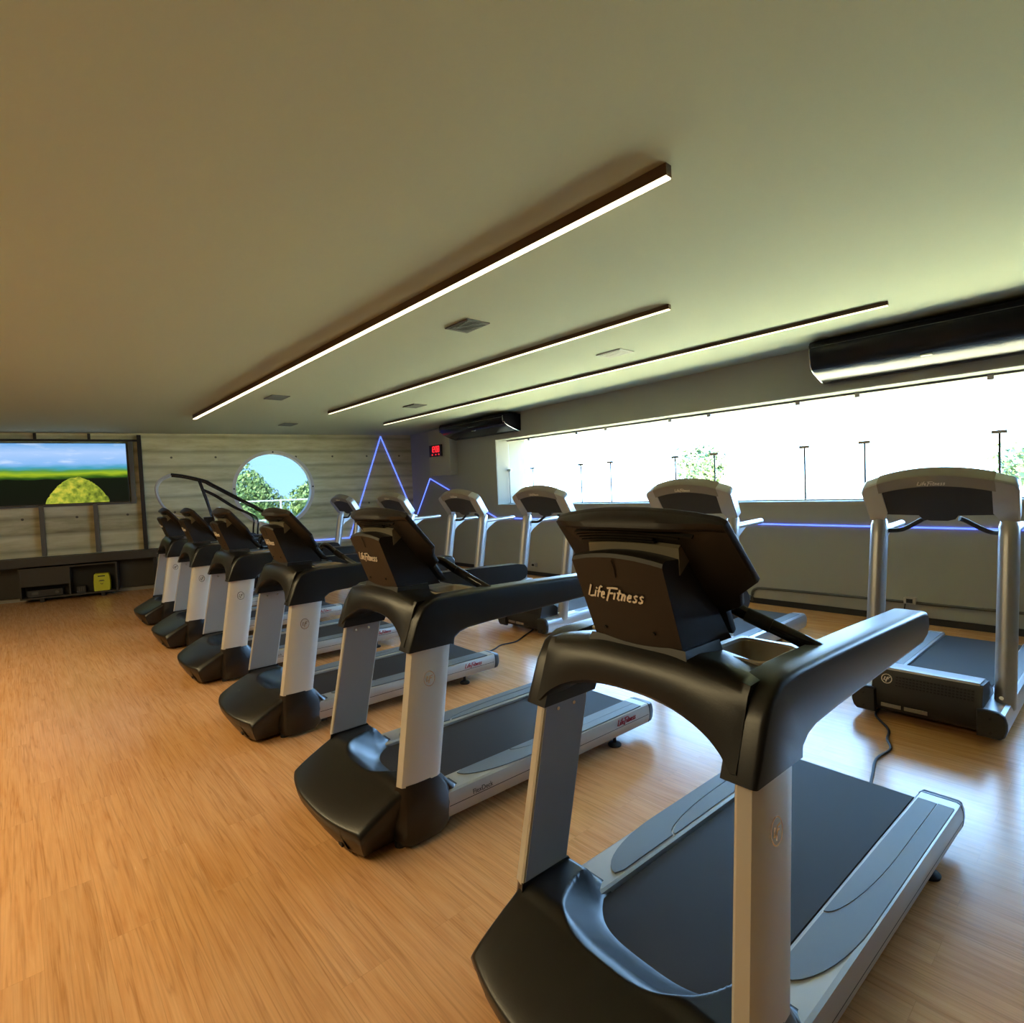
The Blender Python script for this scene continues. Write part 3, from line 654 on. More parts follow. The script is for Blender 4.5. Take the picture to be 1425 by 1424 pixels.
def build_room():
    bx = BP + BD * ((XL - BP.x) / BD.x); bxr = BP + BD * ((X_WALL - BP.x) / BD.x)
    foot = [(XL, YR), (X_WALL, YR), (bxr.x, bxr.y), (bx.x, bx.y)]
    bm = BM(); prism_xy(bm, foot, -0.12, 0.0); tag(obj('floor', bm, 'floor'), kind='structure')
    bm = BM(); loft(bm, [[(x, y, CEIL(x, y)) for x, y in foot], [(x, y, CEIL(x, y) + 0.15) for x, y in foot]]); tag(obj('ceiling', bm, 'ceil'), kind='structure')
    # window wall with its long opening
    y0, y1, z0, z1 = -2.2, 8.94, 1.372, 2.705; yb = bxr.y + 0.12; t = 0.80
    bm = BM(); box(bm, X_WALL, X_WALL + t, YR, y0, 0, 3.6); box(bm, X_WALL, X_WALL + t, y1, yb, 0, 3.6)
    box(bm, X_WALL, X_WALL + t, y0, y1, 0, z0); box(bm, X_WALL, X_WALL + t, y0, y1, z1, 3.6)
    tag(obj('wall_right', bm, 'wall_grey'), kind='structure')
    # pale concrete lining of the opening
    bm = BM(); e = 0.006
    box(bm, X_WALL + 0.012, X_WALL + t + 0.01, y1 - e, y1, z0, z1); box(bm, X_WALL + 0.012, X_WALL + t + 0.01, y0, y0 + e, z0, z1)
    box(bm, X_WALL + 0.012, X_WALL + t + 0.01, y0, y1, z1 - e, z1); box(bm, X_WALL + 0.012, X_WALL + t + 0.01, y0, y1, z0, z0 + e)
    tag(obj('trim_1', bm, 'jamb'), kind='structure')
    bm = BM(); box(bm, X_WALL - 0.015, X_WALL + 0.06, y0 - 0.03, y1 + 0.02, z0 - 0.035, z0 + 0.001); tag(obj('trim_2', bm, mat('sill_paint', (0.34, 0.33, 0.29, 1), 0.7)), kind='structure')
    # back wall with the round opening, local frame along BD
    bw = empty('wall_back', BP, B_ROT); tag(bw, kind='structure')
    s0, s1, H = (XL - BP.x) / BD.x - 0.1, (X_WALL - BP.x) / BD.x + 0.12, 3.6
    cs, cz, R = 4.72, 1.905, 0.835; a, b, c, d = 3.72, 5.72, 0.905, 2.905
    bm = BM(); TH = 0.30
    for p0, p1, q0, q1 in ((s0, a, 0, H), (b, s1, 0, H), (a, b, 0, c), (a, b, d, H)): box(bm, p0, p1, 0, TH, q0, q1)
    n = 64; ring = []
    for k in range(n):
        an = 2 * PI * (k + 0.5) / n; cx_, cz_ = math.cos(an), math.sin(an); m_ = 1.0 / max(abs(cx_), abs(cz_))
        ring.append(((cs + R * cx_, cz + R * cz_), (cs + cx_ * m_, cz + cz_ * m_)))
    ci = [bm.verts.new((p[0][0], 0, p[0][1])) for p in ring]; so = [bm.verts.new((p[1][0], 0, p[1][1])) for p in ring]
    cb = [bm.verts.new((p[0][0], TH, p[0][1])) for p in ring]; sb = [bm.verts.new((p[1][0], TH, p[1][1])) for p in ring]
    for k in range(n):
        j = (k + 1) % n
        bm.faces.new((so[k], so[j], ci[j], ci[k])); bm.faces.new((sb[k], cb[k], cb[j], sb[j])); bm.faces.new((ci[k], ci[j], cb[j], cb[k]))
        if k % (n // 4) == n // 8 - 1:
            pass
    for sx in (-1, 1):
        for sz in (-1, 1):
            k = [i for i in range(n) if abs(ring[i][1][0] - (cs + sx)) < 1e-6 and (ring[i][1][1] - cz) * sz > 0.9 ]
            k2 = [i for i in range(n) if abs(ring[i][1][1] - (cz + sz)) < 1e-6 and (ring[i][1][0] - cs) * sx > 0.9]
            if k and k2:
                for arr, yy in ((so, 0), (sb, TH)):
                    i1 = max(k, key=lambda i: abs(ring[i][1][1] - cz)); i2 = max(k2, key=lambda i: abs(ring[i][1][0] - cs))
                    bm.faces.new((arr[i1], arr[i2], bm.verts.new((cs + sx, yy, cz + sz))))
    obj('concrete_face', bm, 'concrete', bw)
    # round window
    w1 = empty('window_1', BP + BD * cs + Vector((0, 0, cz)), B_ROT); tag(w1, kind='structure')
    def annulus(bm, r0, r1, y0, y1, n=72):
        rs = [[(r * math.cos(2 * PI * k / n), y, r * math.sin(2 * PI * k / n)) for k in range(n)] for r, y in ((r0, y0), (r1, y0), (r1, y1), (r0, y1), (r0, y0))]
        return loft(bm, rs, caps=False)
    bm = BM(); annulus(bm, 0.775, 0.842, -0.012, 0.26); ring_ = obj('window_frame', bm, 'ring', w1, bevel=0.004)
    for an in (90, 178, 2, 270):
        bm = BM(); x = 0.808 * math.cos(math.radians(an)); z = 0.808 * math.sin(math.radians(an)); cyl(bm, (x, -0.026, z), (x, -0.01, z), 0.018, res=12); obj('frame_bolt', bm, 'dark_metal', ring_)
    bm = BM(); loft(bm, [[(0.776 * math.cos(2 * PI * k / 48), y, 0.776 * math.sin(2 * PI * k / 48)) for k in range(48)] for y in (0.20, 0.206)]); obj('glass_pane', bm, 'glass_tint', w1)
    # unseen sides
    bm = BM(); box(bm, XL - 0.15, XL, YR, bx.y + 0.1, 0, 3.6); tag(obj('wall_left', bm, 'wall_light'), kind='structure')
    bm = BM(); box(bm, XL - 0.15, X_WALL, YR - 0.15, YR, 0, 3.6); tag(obj('wall_front', bm, 'bench'), kind='structure')
    # skirtings
    bm = BM(); box(bm, X_WALL - 0.014, X_WALL, YR, bxr.y, 0, 0.075); tag(obj('baseboard_right', bm, 'dark_metal'), kind='structure')
    bm = BM(); box(bm, s0 + 0.1, s1 - 0.12, -0.014, 0, 0, 0.07); o = tag(obj('baseboard_back', bm, 'wall_grey'), kind='structure'); o.location = BP; o.rotation_euler = (0, 0, B_ROT)
    # main window: frameless panes, seals, patch clips
    w2 = empty('window_2', (7.85, 0, 0)); tag(w2, kind='structure')
    js = [8.90, 8.19, 6.92, 6.24, 4.96, 4.30, 3.03, 2.33, 1.07, 0.37, -0.9, -2.15]
    bm = BM()
    for q in range(len(js) - 1): box(bm, -0.005, 0.005, js[q + 1] + 0.004, js[q] - 0.004, z0 + 0.02, z1 - 0.03)
    obj('glass_panes', bm, 'glass', w2)
    for y in js[:-1]:
        bm = BM(); box(bm, -0.007, 0.007, y - 0.010, y + 0.010, z0 + 0.012, 2.075); obj('joint_seal', bm, 'joint', w2)
        bm = BM(); box(bm, -0.016, 0.016, y - 0.065, y + 0.065, 2.062, 2.098); obj('glass_clip', bm, 'clip', w2, bevel=0.006)
        bm = BM(); box(bm, -0.018, 0.018, y + 0.04, y + 0.095, z1 - 0.07, z1 - 0.005); obj('glass_clip', bm, 'clip', w2, bevel=0.006)
    bm = BM(); box(bm, -0.012, 0.012, y0 + 0.01, y1 - 0.01, z0 + 0.004, z0 + 0.022); obj('bottom_channel', bm, 'alu', w2)
    bm = BM(); box(bm, -0.012, 0.012, y0 + 0.01, y1 - 0.01, z1 - 0.03, z1 - 0.008); obj('top_channel', bm, 'jamb', w2)

# ---------------------------------------------------------------- fittings
def light_strip(p0, p1, label, w=0.048, h=0.060):
    a = Vector((p0[0], p0[1], CEIL(*p0))); b = Vector((p1[0], p1[1], CEIL(*p1))); L = (b - a).length
    o = empty('linear_light', (a + b) / 2); d = (b - a).normalized()
    o.rotation_euler = d.to_track_quat('Y', 'Z').to_euler()
    tag(o, label, 'light', 'linear ceiling lights')
    bm = BM(); box(bm, -w / 2, w / 2, -L / 2, L / 2, -h, 0.0); obj('housing', bm, 'bronze', o, bevel=0.002)
    bm = BM(); box(bm, -w / 2 + 0.004, w / 2 - 0.004, -L / 2 + 0.004, L / 2 - 0.004, -h - 0.008, -h + 0.002); obj('diffuser', bm, 'strip_glow' if h > 0.05 else 'strip_glow_soft', o)
    return o
def vent(x, y, m, label, w=0.26, l=0.35):
    o = empty('ceiling_vent', (x, y, CEIL(x, y)), 0); o.rotation_euler = (-0.0158, -0.0023, 0)
    tag(o, label, 'vent', 'ceiling vents')
    bm = BM(); box(bm, -w / 2, w / 2, -l / 2, l / 2, -0.012, 0.002); box(bm, -w / 2 + .02, w / 2 - .02, -l / 2 + .02, l / 2 - .02, -0.014, -0.011); obj('frame', bm, m, o)
    bm = BM()
    for k in range(9):
        y_ = -l / 2 + 0.045 + k * (l - 0.09) / 8; box(bm, -w / 2 + .025, w / 2 - .025, y_ - 0.006, y_ + 0.006, -0.019, -0.013)
    obj('louvre', bm, m, o)
def ac_unit(y0, y1, label):
    o = empty('air_conditioner', (X_WALL, (y0 + y1) / 2, 2.80)); L = y1 - y0
    tag(o, label, 'air conditioner', 'black ceiling air conditioners')
    zc = CEIL(7.3, (y0 + y1) / 2) - 2.80
    prof = [(-0.012, 0.03), (-0.012, zc - 0.03), (-0.40, zc - 0.03), (-0.455, zc - 0.045), (-0.475, zc - 0.085)]
    prof += [(-0.478, zc - 0.15), (-0.466, zc - 0.21), (-0.452, 0.185), (-0.430, 0.155), (-0.400, 0.130), (-0.355, 0.106), (-0.30, 0.084), (-0.22, 0.056), (-0.14, 0.031), (-0.07, 0.012), (-0.03, 0.004)]
    def scl(k): return [(-0.24 + (x + 0.24) * k, 0.17 + (z - 0.17) * k) for x, z in prof]
    bm = BM(); loft(bm, [[(x, y, z) for x, z in scl(k)] for y, k in ((-L / 2, 0.97), (-L / 2 + 0.012, 1.0), (L / 2 - 0.012, 1.0), (L / 2, 0.97))]); body = obj('casing', bm, 'ac', o, ang=35)
    bm = BM(); box(bm, -0.478, -0.470, -L / 2 + 0.03, L / 2 - 0.03, zc - 0.112, zc - 0.106); obj('trim_line', bm, 'grey_metal', body)
    for y in (-L / 2 + 0.006, L / 2 - 0.006):
        bm = BM(); P_ = [(x * 1.0, y, z) for x, z in prof[4:]]; tube(bm, P_, 0.006, 8); obj('edge_trim', bm, 'chrome', body)
    bm = BM(); box(bm, -0.37, -0.33, -0.05, 0.05, 0.094, 0.108); obj('badge', bm, 'chrome', body, bevel=0.003)
    bm = BM(); box(bm, -0.09, -0.04, -L / 2 + 0.1, L / 2 - 0.1, 0.006, 0.022); obj('outlet_grille', bm, 'dark_metal', body)
    for s in (-1, 1):
        bm = BM(); box(bm, -0.20, -0.02, s * (L / 2 - 0.12) - 0.02, s * (L / 2 - 0.12) + 0.02, zc - 0.032, zc + 0.006); obj('bracket', bm, 'dark_metal', body)
def back_frame(name, s, off=0.0, z=0.0):
    o = empty(name, BP + BD * s + BN * off + Vector((0, 0, z)), B_ROT); return o      # local x along wall, -y into the room

def build_back_wall_things():
    # media wall frame
    o = back_frame('tv_mount_frame', 0.0); tag(o, 'grey metal bar frame on the concrete wall that carries the television', 'frame')
    for s in (-0.85, -0.12, 0.688, 1.500):
        bm = BM(); box(bm, s - 0.035, s + 0.035, -0.07, -0.035, 0.81, 1.76); obj('vertical_bar', bm, 'grey_metal', o)
    for s in (-0.12, 0.673, 1.476):
        bm = BM(); box(bm, s - 0.022, s + 0.022, -0.07, -0.035, 2.93, CEIL(0, 13.7) - 0.005); obj('hanger_stub', bm, 'dark_metal', o)
    bm = BM(); box(bm, 2.235, 2.305, -0.075, -0.03, 0.80, 3.055); obj('end_bar', bm, 'dark_metal', o)
    bm = BM(); box(bm, 2.085, 2.16, -0.06, -0.03, 1.74, 2.93); obj('vertical_bar', bm, 'grey_metal', o)
    bm = BM(); box(bm, -1.0, 2.235, -0.075, -0.035, 2.925, 2.965); obj('top_bar', bm, 'dark_metal', o)
    bm = BM(); box(bm, -1.0, 2.16, -0.065, -0.035, 1.71, 1.745); obj('bottom_bar', bm, 'grey_metal', o)
    # television
    W, H = 1.98, 1.115
    tv = back_frame('television', 0.07, 0.10, 1.765); tag(tv, 'wide wall television showing a green rock and blue sky landscape', 'television')
    bm = BM(); box(bm, -0.012, W + 0.012, -0.03, 0.03, -0.012, H + 0.012); box(bm, 0.5, 1.5, 0.03, 0.062, 0.3, 0.8); obj('casing', bm, 'device', tv, bevel=0.004)
    bm = BM(); box(bm, 0, W, -0.034, -0.029, 0, H); obj('screen', bm, tv_mat(W, H), tv)
    # bench
    o = back_frame('media_bench', 0.0); tag(o, 'long low dark bench under the television along the concrete wall', 'bench')
    bm = BM(); box(bm, -1.9, 2.50, -0.42, -0.02, 0.655, 0.80); obj('worktop', bm, 'bench', o, bevel=0.006)
    for s in (-1.8, 2.42):
        bm = BM(); box(bm, s - 0.03, s + 0.03, -0.40, -0.04, 0, 0.655); obj('leg', bm, 'dark_metal', o)
    bm = BM(); box(bm, -1.77, 2.39, -0.06, -0.02, 0.08, 0.655); obj('back_panel', bm, 'bench', o)
    # low cabinet with niches
    o = back_frame('media_cabinet', 0.36, 0.0); tag(o, 'dark low cabinet with open compartments under the bench', 'cabinet')
    bm = BM(); W2 = 1.44
    box(bm, 0, W2, -0.40, -0.08, 0.07, 0.095); box(bm, 0, W2, -0.40, -0.08, 0.60, 0.625); box(bm, 0, W2, -0.10, -0.08, 0.095, 0.60)
    for s in (0.0, 0.70, W2 - 0.025): box(bm, s, s + 0.025, -0.40, -0.10, 0.095, 0.60)
    obj('body', bm, 'bench', o)
    bm = BM(); box(bm, 0.025, 0.70, -0.395, -0.37, 0.30, 0.60); obj('drawer_front', bm, 'bench', o)
    bm = BM(); box(bm, 0.03, 0.695, -0.12, -0.101, 0.096, 0.30); box(bm, 0.73, 1.41, -0.12, -0.101, 0.096, 0.598); obj('inner_panel', bm, 'bench_in', o)
    for s in (0.30, 1.20):
        bm = BM(); box(bm, s - 0.03, s + 0.03, -0.38, -0.10, 0, 0.07); obj('leg', bm, 'dark_metal', o)
    # receiver in the left niche
    o = back_frame('audio_receiver', 0.46, 0.0, 0.095); tag(o, 'black audio box in the left compartment of the low cabinet', 'receiver')
    bm = BM(); box(bm, 0, 0.50, -0.36, -0.14, 0.012, 0.125); obj('casing', bm, 'device', o, bevel=0.004)
    bm = BM(); box(bm, 0.06, 0.15, -0.365, -0.359, 0.05, 0.095); obj('display', bm, 'grey_metal', o)
    bm = BM(); cyl(bm, (0.42, -0.38, 0.07), (0.42, -0.36, 0.07), 0.028, res=14); obj('knob', bm, 'grey_metal', o)
    for q in (0.05, 0.45):
        bm = BM(); box(bm, q - 0.015, q + 0.015, -0.34, -0.16, 0, 0.013); obj('foot', bm, 'rubber', o)
    # small router like box
    o = back_frame('network_box', 1.16, 0.0, 0.095); tag(o, 'small dark box with pale marks left of the yellow case', 'box')
    bm = BM(); box(bm, 0, 0.13, -0.30, -0.16, 0, 0.12); obj('casing', bm, 'device', o, bevel=0.004)
    for q in (0.03, 0.06, 0.09):
        bm = BM(); box(bm, q, q + 0.012, -0.303, -0.299, 0.03, 0.10); obj('indicator', bm, 'grey_metal', o)
    # yellow case
    o = back_frame('yellow_case', 1.42, 0.0, 0.095); tag(o, 'bright yellow carrying case with a dark handle slot in the cabinet', 'case')
    bm = BM(); q = [(0.015, 0), (0.245, 0), (0.258, 0.02), (0.265, 0.17), (0.25, 0.315), (0.235, 0.33), (0.03, 0.33), (0.012, 0.31), (0, 0.17), (0.004, 0.02)]
    loft(bm, [[(lerp(x, .132, i), y, lerp(z, .165, i)) for x, z in q] for y, i in ((-0.385, 0.07), (-0.37, 0.0), (-0.25, 0.0), (-0.235, 0.06))]); cs = obj('shell', bm, 'yellow', o)
    bm = BM(); box(bm, 0.075, 0.185, -0.389, -0.38, 0.272, 0.292); obj('handle_slot', bm, 'rubber', o)
    bm = BM(); ribbons(bm, [[(0, 0), (0.09, 0.002)], [(0.012, 0.014), (0.08, 0.016)], [(0.025, -0.040), (0.045, -0.062), (0.066, -0.040)]], (0.085, -0.387, 0.19), (1, 0, 0), (0, 0, 1), (0, -1, 0), 1.0, 0.009, 0, 0.002); obj('printed_mark', bm, 'dark_letter', o)
    # LED line: back wall zigzag, then the window wall
    zc = CEIL(6.8, 12.4) - 0.02
    sc_ = (X_WALL - 0.012 - BP.x) / BD.x - 0.01
    o = back_frame('led_strip', 0.0); bm = BM()
    pts = [(4.55, -0.014, 0.705), (6.30, -0.014, 0.700), (7.155, -0.014, zc - 0.02), (sc_, -0.016, 1.17)]
    for a, b in zip(pts[:-1], pts[1:]): tube(bm, [a, b], 0.0095, 8)
    tag(o, 'glowing blue line rising to a tall peak on the concrete wall', 'light', 'blue light lines'); obj('glow_tube', bm, 'blue_glow', o)
    pts = [(X_WALL - 0.0098, 12.02, 1.17), (X_WALL - 0.0098, 11.40, 2.01), (X_WALL - 0.0098, 8.99, 1.10), (X_WALL - 0.0098, YR + 0.02, 1.062)]
    o = empty('led_strip', (X_WALL - 0.0098, 5, 1.1)); bm = BM()
    for a, b in zip(pts[:-1], pts[1:]): tube(bm, [a, b], 0.0095, 8)
    bm.transform(Matrix.Translation((-(X_WALL - 0.0098), -5, -1.1)))
    tag(o, 'glowing blue line running along the window wall below the long window', 'light', 'blue light lines'); obj('glow_tube', bm, 'blue_glow', o)
    # boxed bulkhead with the red clock
    bm = BM(); box(bm, 7.34, X_WALL - 0.002, 10.28, 11.10, 2.055, 3.10); tag(obj('bulkhead', bm, mat('bulkhead_paint', (0.40, 0.38, 0.32, 1), 0.8), bevel=0.004), 'grey boxed out panel in the far corner that carries the red clock', 'bulkhead')
    o = empty('digital_clock', (7.338, 10.80, 2.62)); tag(o, 'black digital clock with red digits on the grey bulkhead', 'clock')
    bm = BM(); box(bm, -0.03, 0.0, -0.24, 0.24, -0.13, 0.13); obj('casing', bm, 'device', o, bevel=0.004)
    SEG = {'1': 'bc', '2': 'abged', '0': 'abcdef', '8': 'abcdefg', '3': 'abgcd'}
    sg = {'a': ((0, 1), (.5, 1)), 'b': ((.5, 1), (.5, .5)), 'c': ((.5, .5), (.5, 0)), 'd': ((0, 0), (.5, 0)), 'e': ((0, 0), (0, .5)), 'f': ((0, .5), (0, 1)), 'g': ((0, .5), (.5, .5))}
    for ch, x in (('1', 0.0), ('2', 0.62), ('0', 1.5), ('8', 2.2)):
        bm = BM()
        for k in SEG[ch]: ribbons(bm, [[(q[0] + x, q[1]) for q in sg[k]]], (-0.031, 0.165, -0.025), (0, -1, 0), (0, 0, 1), (-1, 0, 0), 0.12, 0.17, 0.0, 0.002)
        obj('digit', bm, 'red_glow', o)
    for d_ in (0.3, 0.6):
        bm = BM(); ribbons(bm, [[(1.30, d_), (1.30, d_ + 0.1)]], (-0.031, 0.165, -0.025), (0, -1, 0), (0, 0, 1), (-1, 0, 0), 0.12, 0.12, 0, 0.002); obj('colon_dot', bm, 'red_glow', o)
    for y in (0.14, 0.0, -0.12):
        bm = BM(); ribbons(bm, [[(0, 0), (0.35, 0)]], (-0.031, y, -0.085), (0, -1, 0), (0, 0, 1), (-1, 0, 0), 0.12, 0.2, 0, 0.002); obj('indicator', bm, 'red_glow', o)
    # conduit and sockets on the window wall
    bm = BM(); x = X_WALL - 0.018
    tube(bm, catmull([(x, 3.62, 0.03), (x, 3.62, 0.15), (x, 3.56, 0.205), (x, 3.45, 0.215), (x, 2.9, 0.222), (x, 1.6, 0.232), (x, -0.5, 0.245), (x, -2.5, 0.255)], 6), 0.016, 10)
    tag(obj('wall_conduit', bm, 'grey_metal'), 'thin grey pipe running low along the window wall', 'pipe')
    for y, z, lb in ((1.80, 0.255, 'pale socket box on the thin pipe behind the nearest silver treadmill'), (3.70, 0.07, 'small pale socket box at the foot of the pipe bend'), (7.9, 0.21, 'small socket box low on the window wall behind the third silver treadmill')):
        o = empty('socket_box', (X_WALL - 0.02, y, z)); tag(o, lb, 'socket', 'sockets on the window wall')
        bm = BM(); box(bm, -0.05, 0.02, -0.055, 0.055, -0.035, 0.035); obj('housing', bm, 'alu', o, bevel=0.006)
        bm = BM(); box(bm, -0.056, -0.049, -0.03, 0.03, -0.022, 0.022); obj('outlet', bm, 'rubber', o)
    bm = BM(); tube(bm, catmull([(X_WALL - 0.06, 1.84, 0.235), (X_WALL - 0.07, 1.85, 0.14), (X_WALL - 0.08, 1.85, 0.05), (X_WALL - 0.12, 1.80, 0.008), (7.1, 1.5, 0.007), (6.7, 1.2, 0.007)], 6), 0.007, 8)
    tag(obj('power_cable', bm, 'cord'), 'black cable hanging from the socket box on the window wall', 'cable', 'floor cables')
    # floor cords
    bm = BM(); tube(bm, catmull([(4.62, 1.30, 0.008), (4.45, 1.28, 0.008), (4.25, 1.15, 0.008), (4.09, 1.115, 0.008), (3.95, 1.06, 0.008), (3.75, 1.08, 0.008), (3.50, 1.03, 0.008), (3.2, 0.98, 0.008), (2.8, 1.0, 0.008)], 6), 0.0075, 8)
    tag(obj('power_cable', bm, 'cord'), 'black cable winding over the floor behind the nearest treadmill', 'cable', 'floor cables')
    bm = BM(); tube(bm, catmull([(4.60, 4.90, 0.008), (4.35, 4.78, 0.008), (4.1, 4.66, 0.008), (3.9, 4.68, 0.008), (3.7, 4.60, 0.008), (3.2, 4.52, 0.008), (2.9, 4.55, 0.008)], 6), 0.0075, 8)
    tag(obj('power_cable', bm, 'cord'), 'black cable on the floor in front of the third silver treadmill', 'cable', 'floor cables')

# ---------------------------------------------------------------- step climber by the concrete wall
def build_climber():
    o = empty('step_climber', (2.04, 11.30, 0)); o.scale = (1, 1, 0.945); o.rotation_euler = (0, 0, -0.2)
    tag(o, 'black stair climber with long sloping handrails in front of the concrete wall', 'stair climber')
    bm = BM(); prism_uz(bm, [(0.0, 0.05), (0.05, 1.0), (0.25, 1.05), (0.75, 0.75), (1.35, 0.25), (1.40, 0.05)], -0.30, 0.30); obj('housing', bm, 'black', o, bevel=0.02)
    for k in range(5):
        bm = BM(); x = 0.35 + 0.21 * k; z = 0.98 - 0.17 * k; box(bm, x, x + 0.24, -0.24, 0.24, z - 0.03, z); obj('step', bm, 'grey_metal', o, bevel=0.005)
    for s in (-1, 1):
        y = s * 0.36
        bm = BM(); tube(bm, catmull([(0.10, y, 2.30), (0.30, y, 2.265), (0.60, y, 2.17), (0.72, y, 2.09), (1.30, y, 1.70), (1.85, y, 1.33)], 6), 0.022, 10); r = obj('handrail', bm, 'black_gloss', o)
        bm = BM(); tube(bm, catmull([(0.55, y, 2.02), (0.75, y, 1.90), (1.05, y, 1.66), (1.32, y, 1.50), (1.40, y, 1.38), (1.38, y, 1.15), (1.32, y, 0.2)], 6), 0.016, 10); obj('lower_rail', bm, 'black_gloss', o)
        bm = BM(); tube(bm, [(0.52, y, 2.19), (0.62, y, 1.80), (0.70, y, 1.45), (0.62, y * 0.9, 1.05), (0.60, y * 0.85, 0.4)], 0.016, 10); obj('support', bm, 'black_gloss', o)
    bm = BM(); tube(bm, catmull([(0.10, -0.36, 2.30), (-0.06, -0.34, 2.21), (-0.13, -0.30, 2.05), (-0.08, -0.2, 1.80), (0.06, 0.0, 1.60), (0.26, 0.0, 1.52)], 6), 0.018, 10); obj('front_bar', bm, 'alu', o)
    bm = BM(); tube(bm, catmull([(0.10, 0.36, 2.30), (-0.06, 0.34, 2.21), (-0.13, 0.30, 2.05), (-0.08, 0.2, 1.80), (0.06, 0.0, 1.60)], 6), 0.018, 10); obj('front_bar', bm, 'alu', o)
    bm = BM(); box(bm, 0.55, 0.70, -0.16, 0.16, 1.34, 1.50); c = obj('console', bm, 'black', o, bevel=0.02)
    bm = BM(); cyl(bm, (0.62, 0, 1.34), (0.55, 0, 0.95), 0.04); obj('console_stem', bm, 'black', o)
    bm = BM(); cyl(bm, (0.78, -0.33, 1.56), (0.78, -0.33, 1.68), 0.035, res=14); obj('bottle_holder', bm, 'alu', o)

# ---------------------------------------------------------------- outside
def make_tree(x, y, zb, r, h, trunk_h, m, label, group, n=1500, leaf=0.22, name='tree'):
    o = empty(name, (x, y, zb)); tag(o, label, 'tree', group)
    bm = BM(); tube(bm, [(0, 0, 0), (0.05 * r, 0, trunk_h * 0.6), (0, 0.05 * r, trunk_h + h * 0.4)], [0.09 * r + 0.03, 0.06 * r + 0.02, 0.03 * r], 8); obj('trunk', bm, 'trunk', o)
    bm = BM(); blobs = []
    for k in range(9):
        a = random.uniform(0, 2 * PI); q = random.uniform(0.0, 0.62) * r
        blobs.append((q * math.cos(a), q * math.sin(a), trunk_h + h * random.uniform(0.3, 0.75), r * random.uniform(0.38, 0.6), h * random.uniform(0.22, 0.34)))
    for k in range(n):
        bx, by, bz, br, bh = random.choice(blobs)
        d = Vector((random.gauss(0, 1), random.gauss(0, 1), random.gauss(0, 1))).normalized(); q = random.uniform(0.7, 1.0)
        p = Vector((bx + d.x * br * q, by + d.y * br * q, bz + d.z * bh * q))
        nn = (d + Vector((random.gauss(0, .5), random.gauss(0, .5), random.gauss(0, .5)))).normalized()
        t = nn.orthogonal().normalized(); b = nn.cross(t); s = leaf * random.uniform(0.6, 1.2)
        vs = [bm.verts.new(p + t * s * a_ + b * s * 0.6 * b_) for a_, b_ in ((-1, 0), (0, -0.8), (1, 0), (0, 0.8))]; bm.faces.new(vs)
    obj('foliage', bm, m, o, recalc=False)
    return o
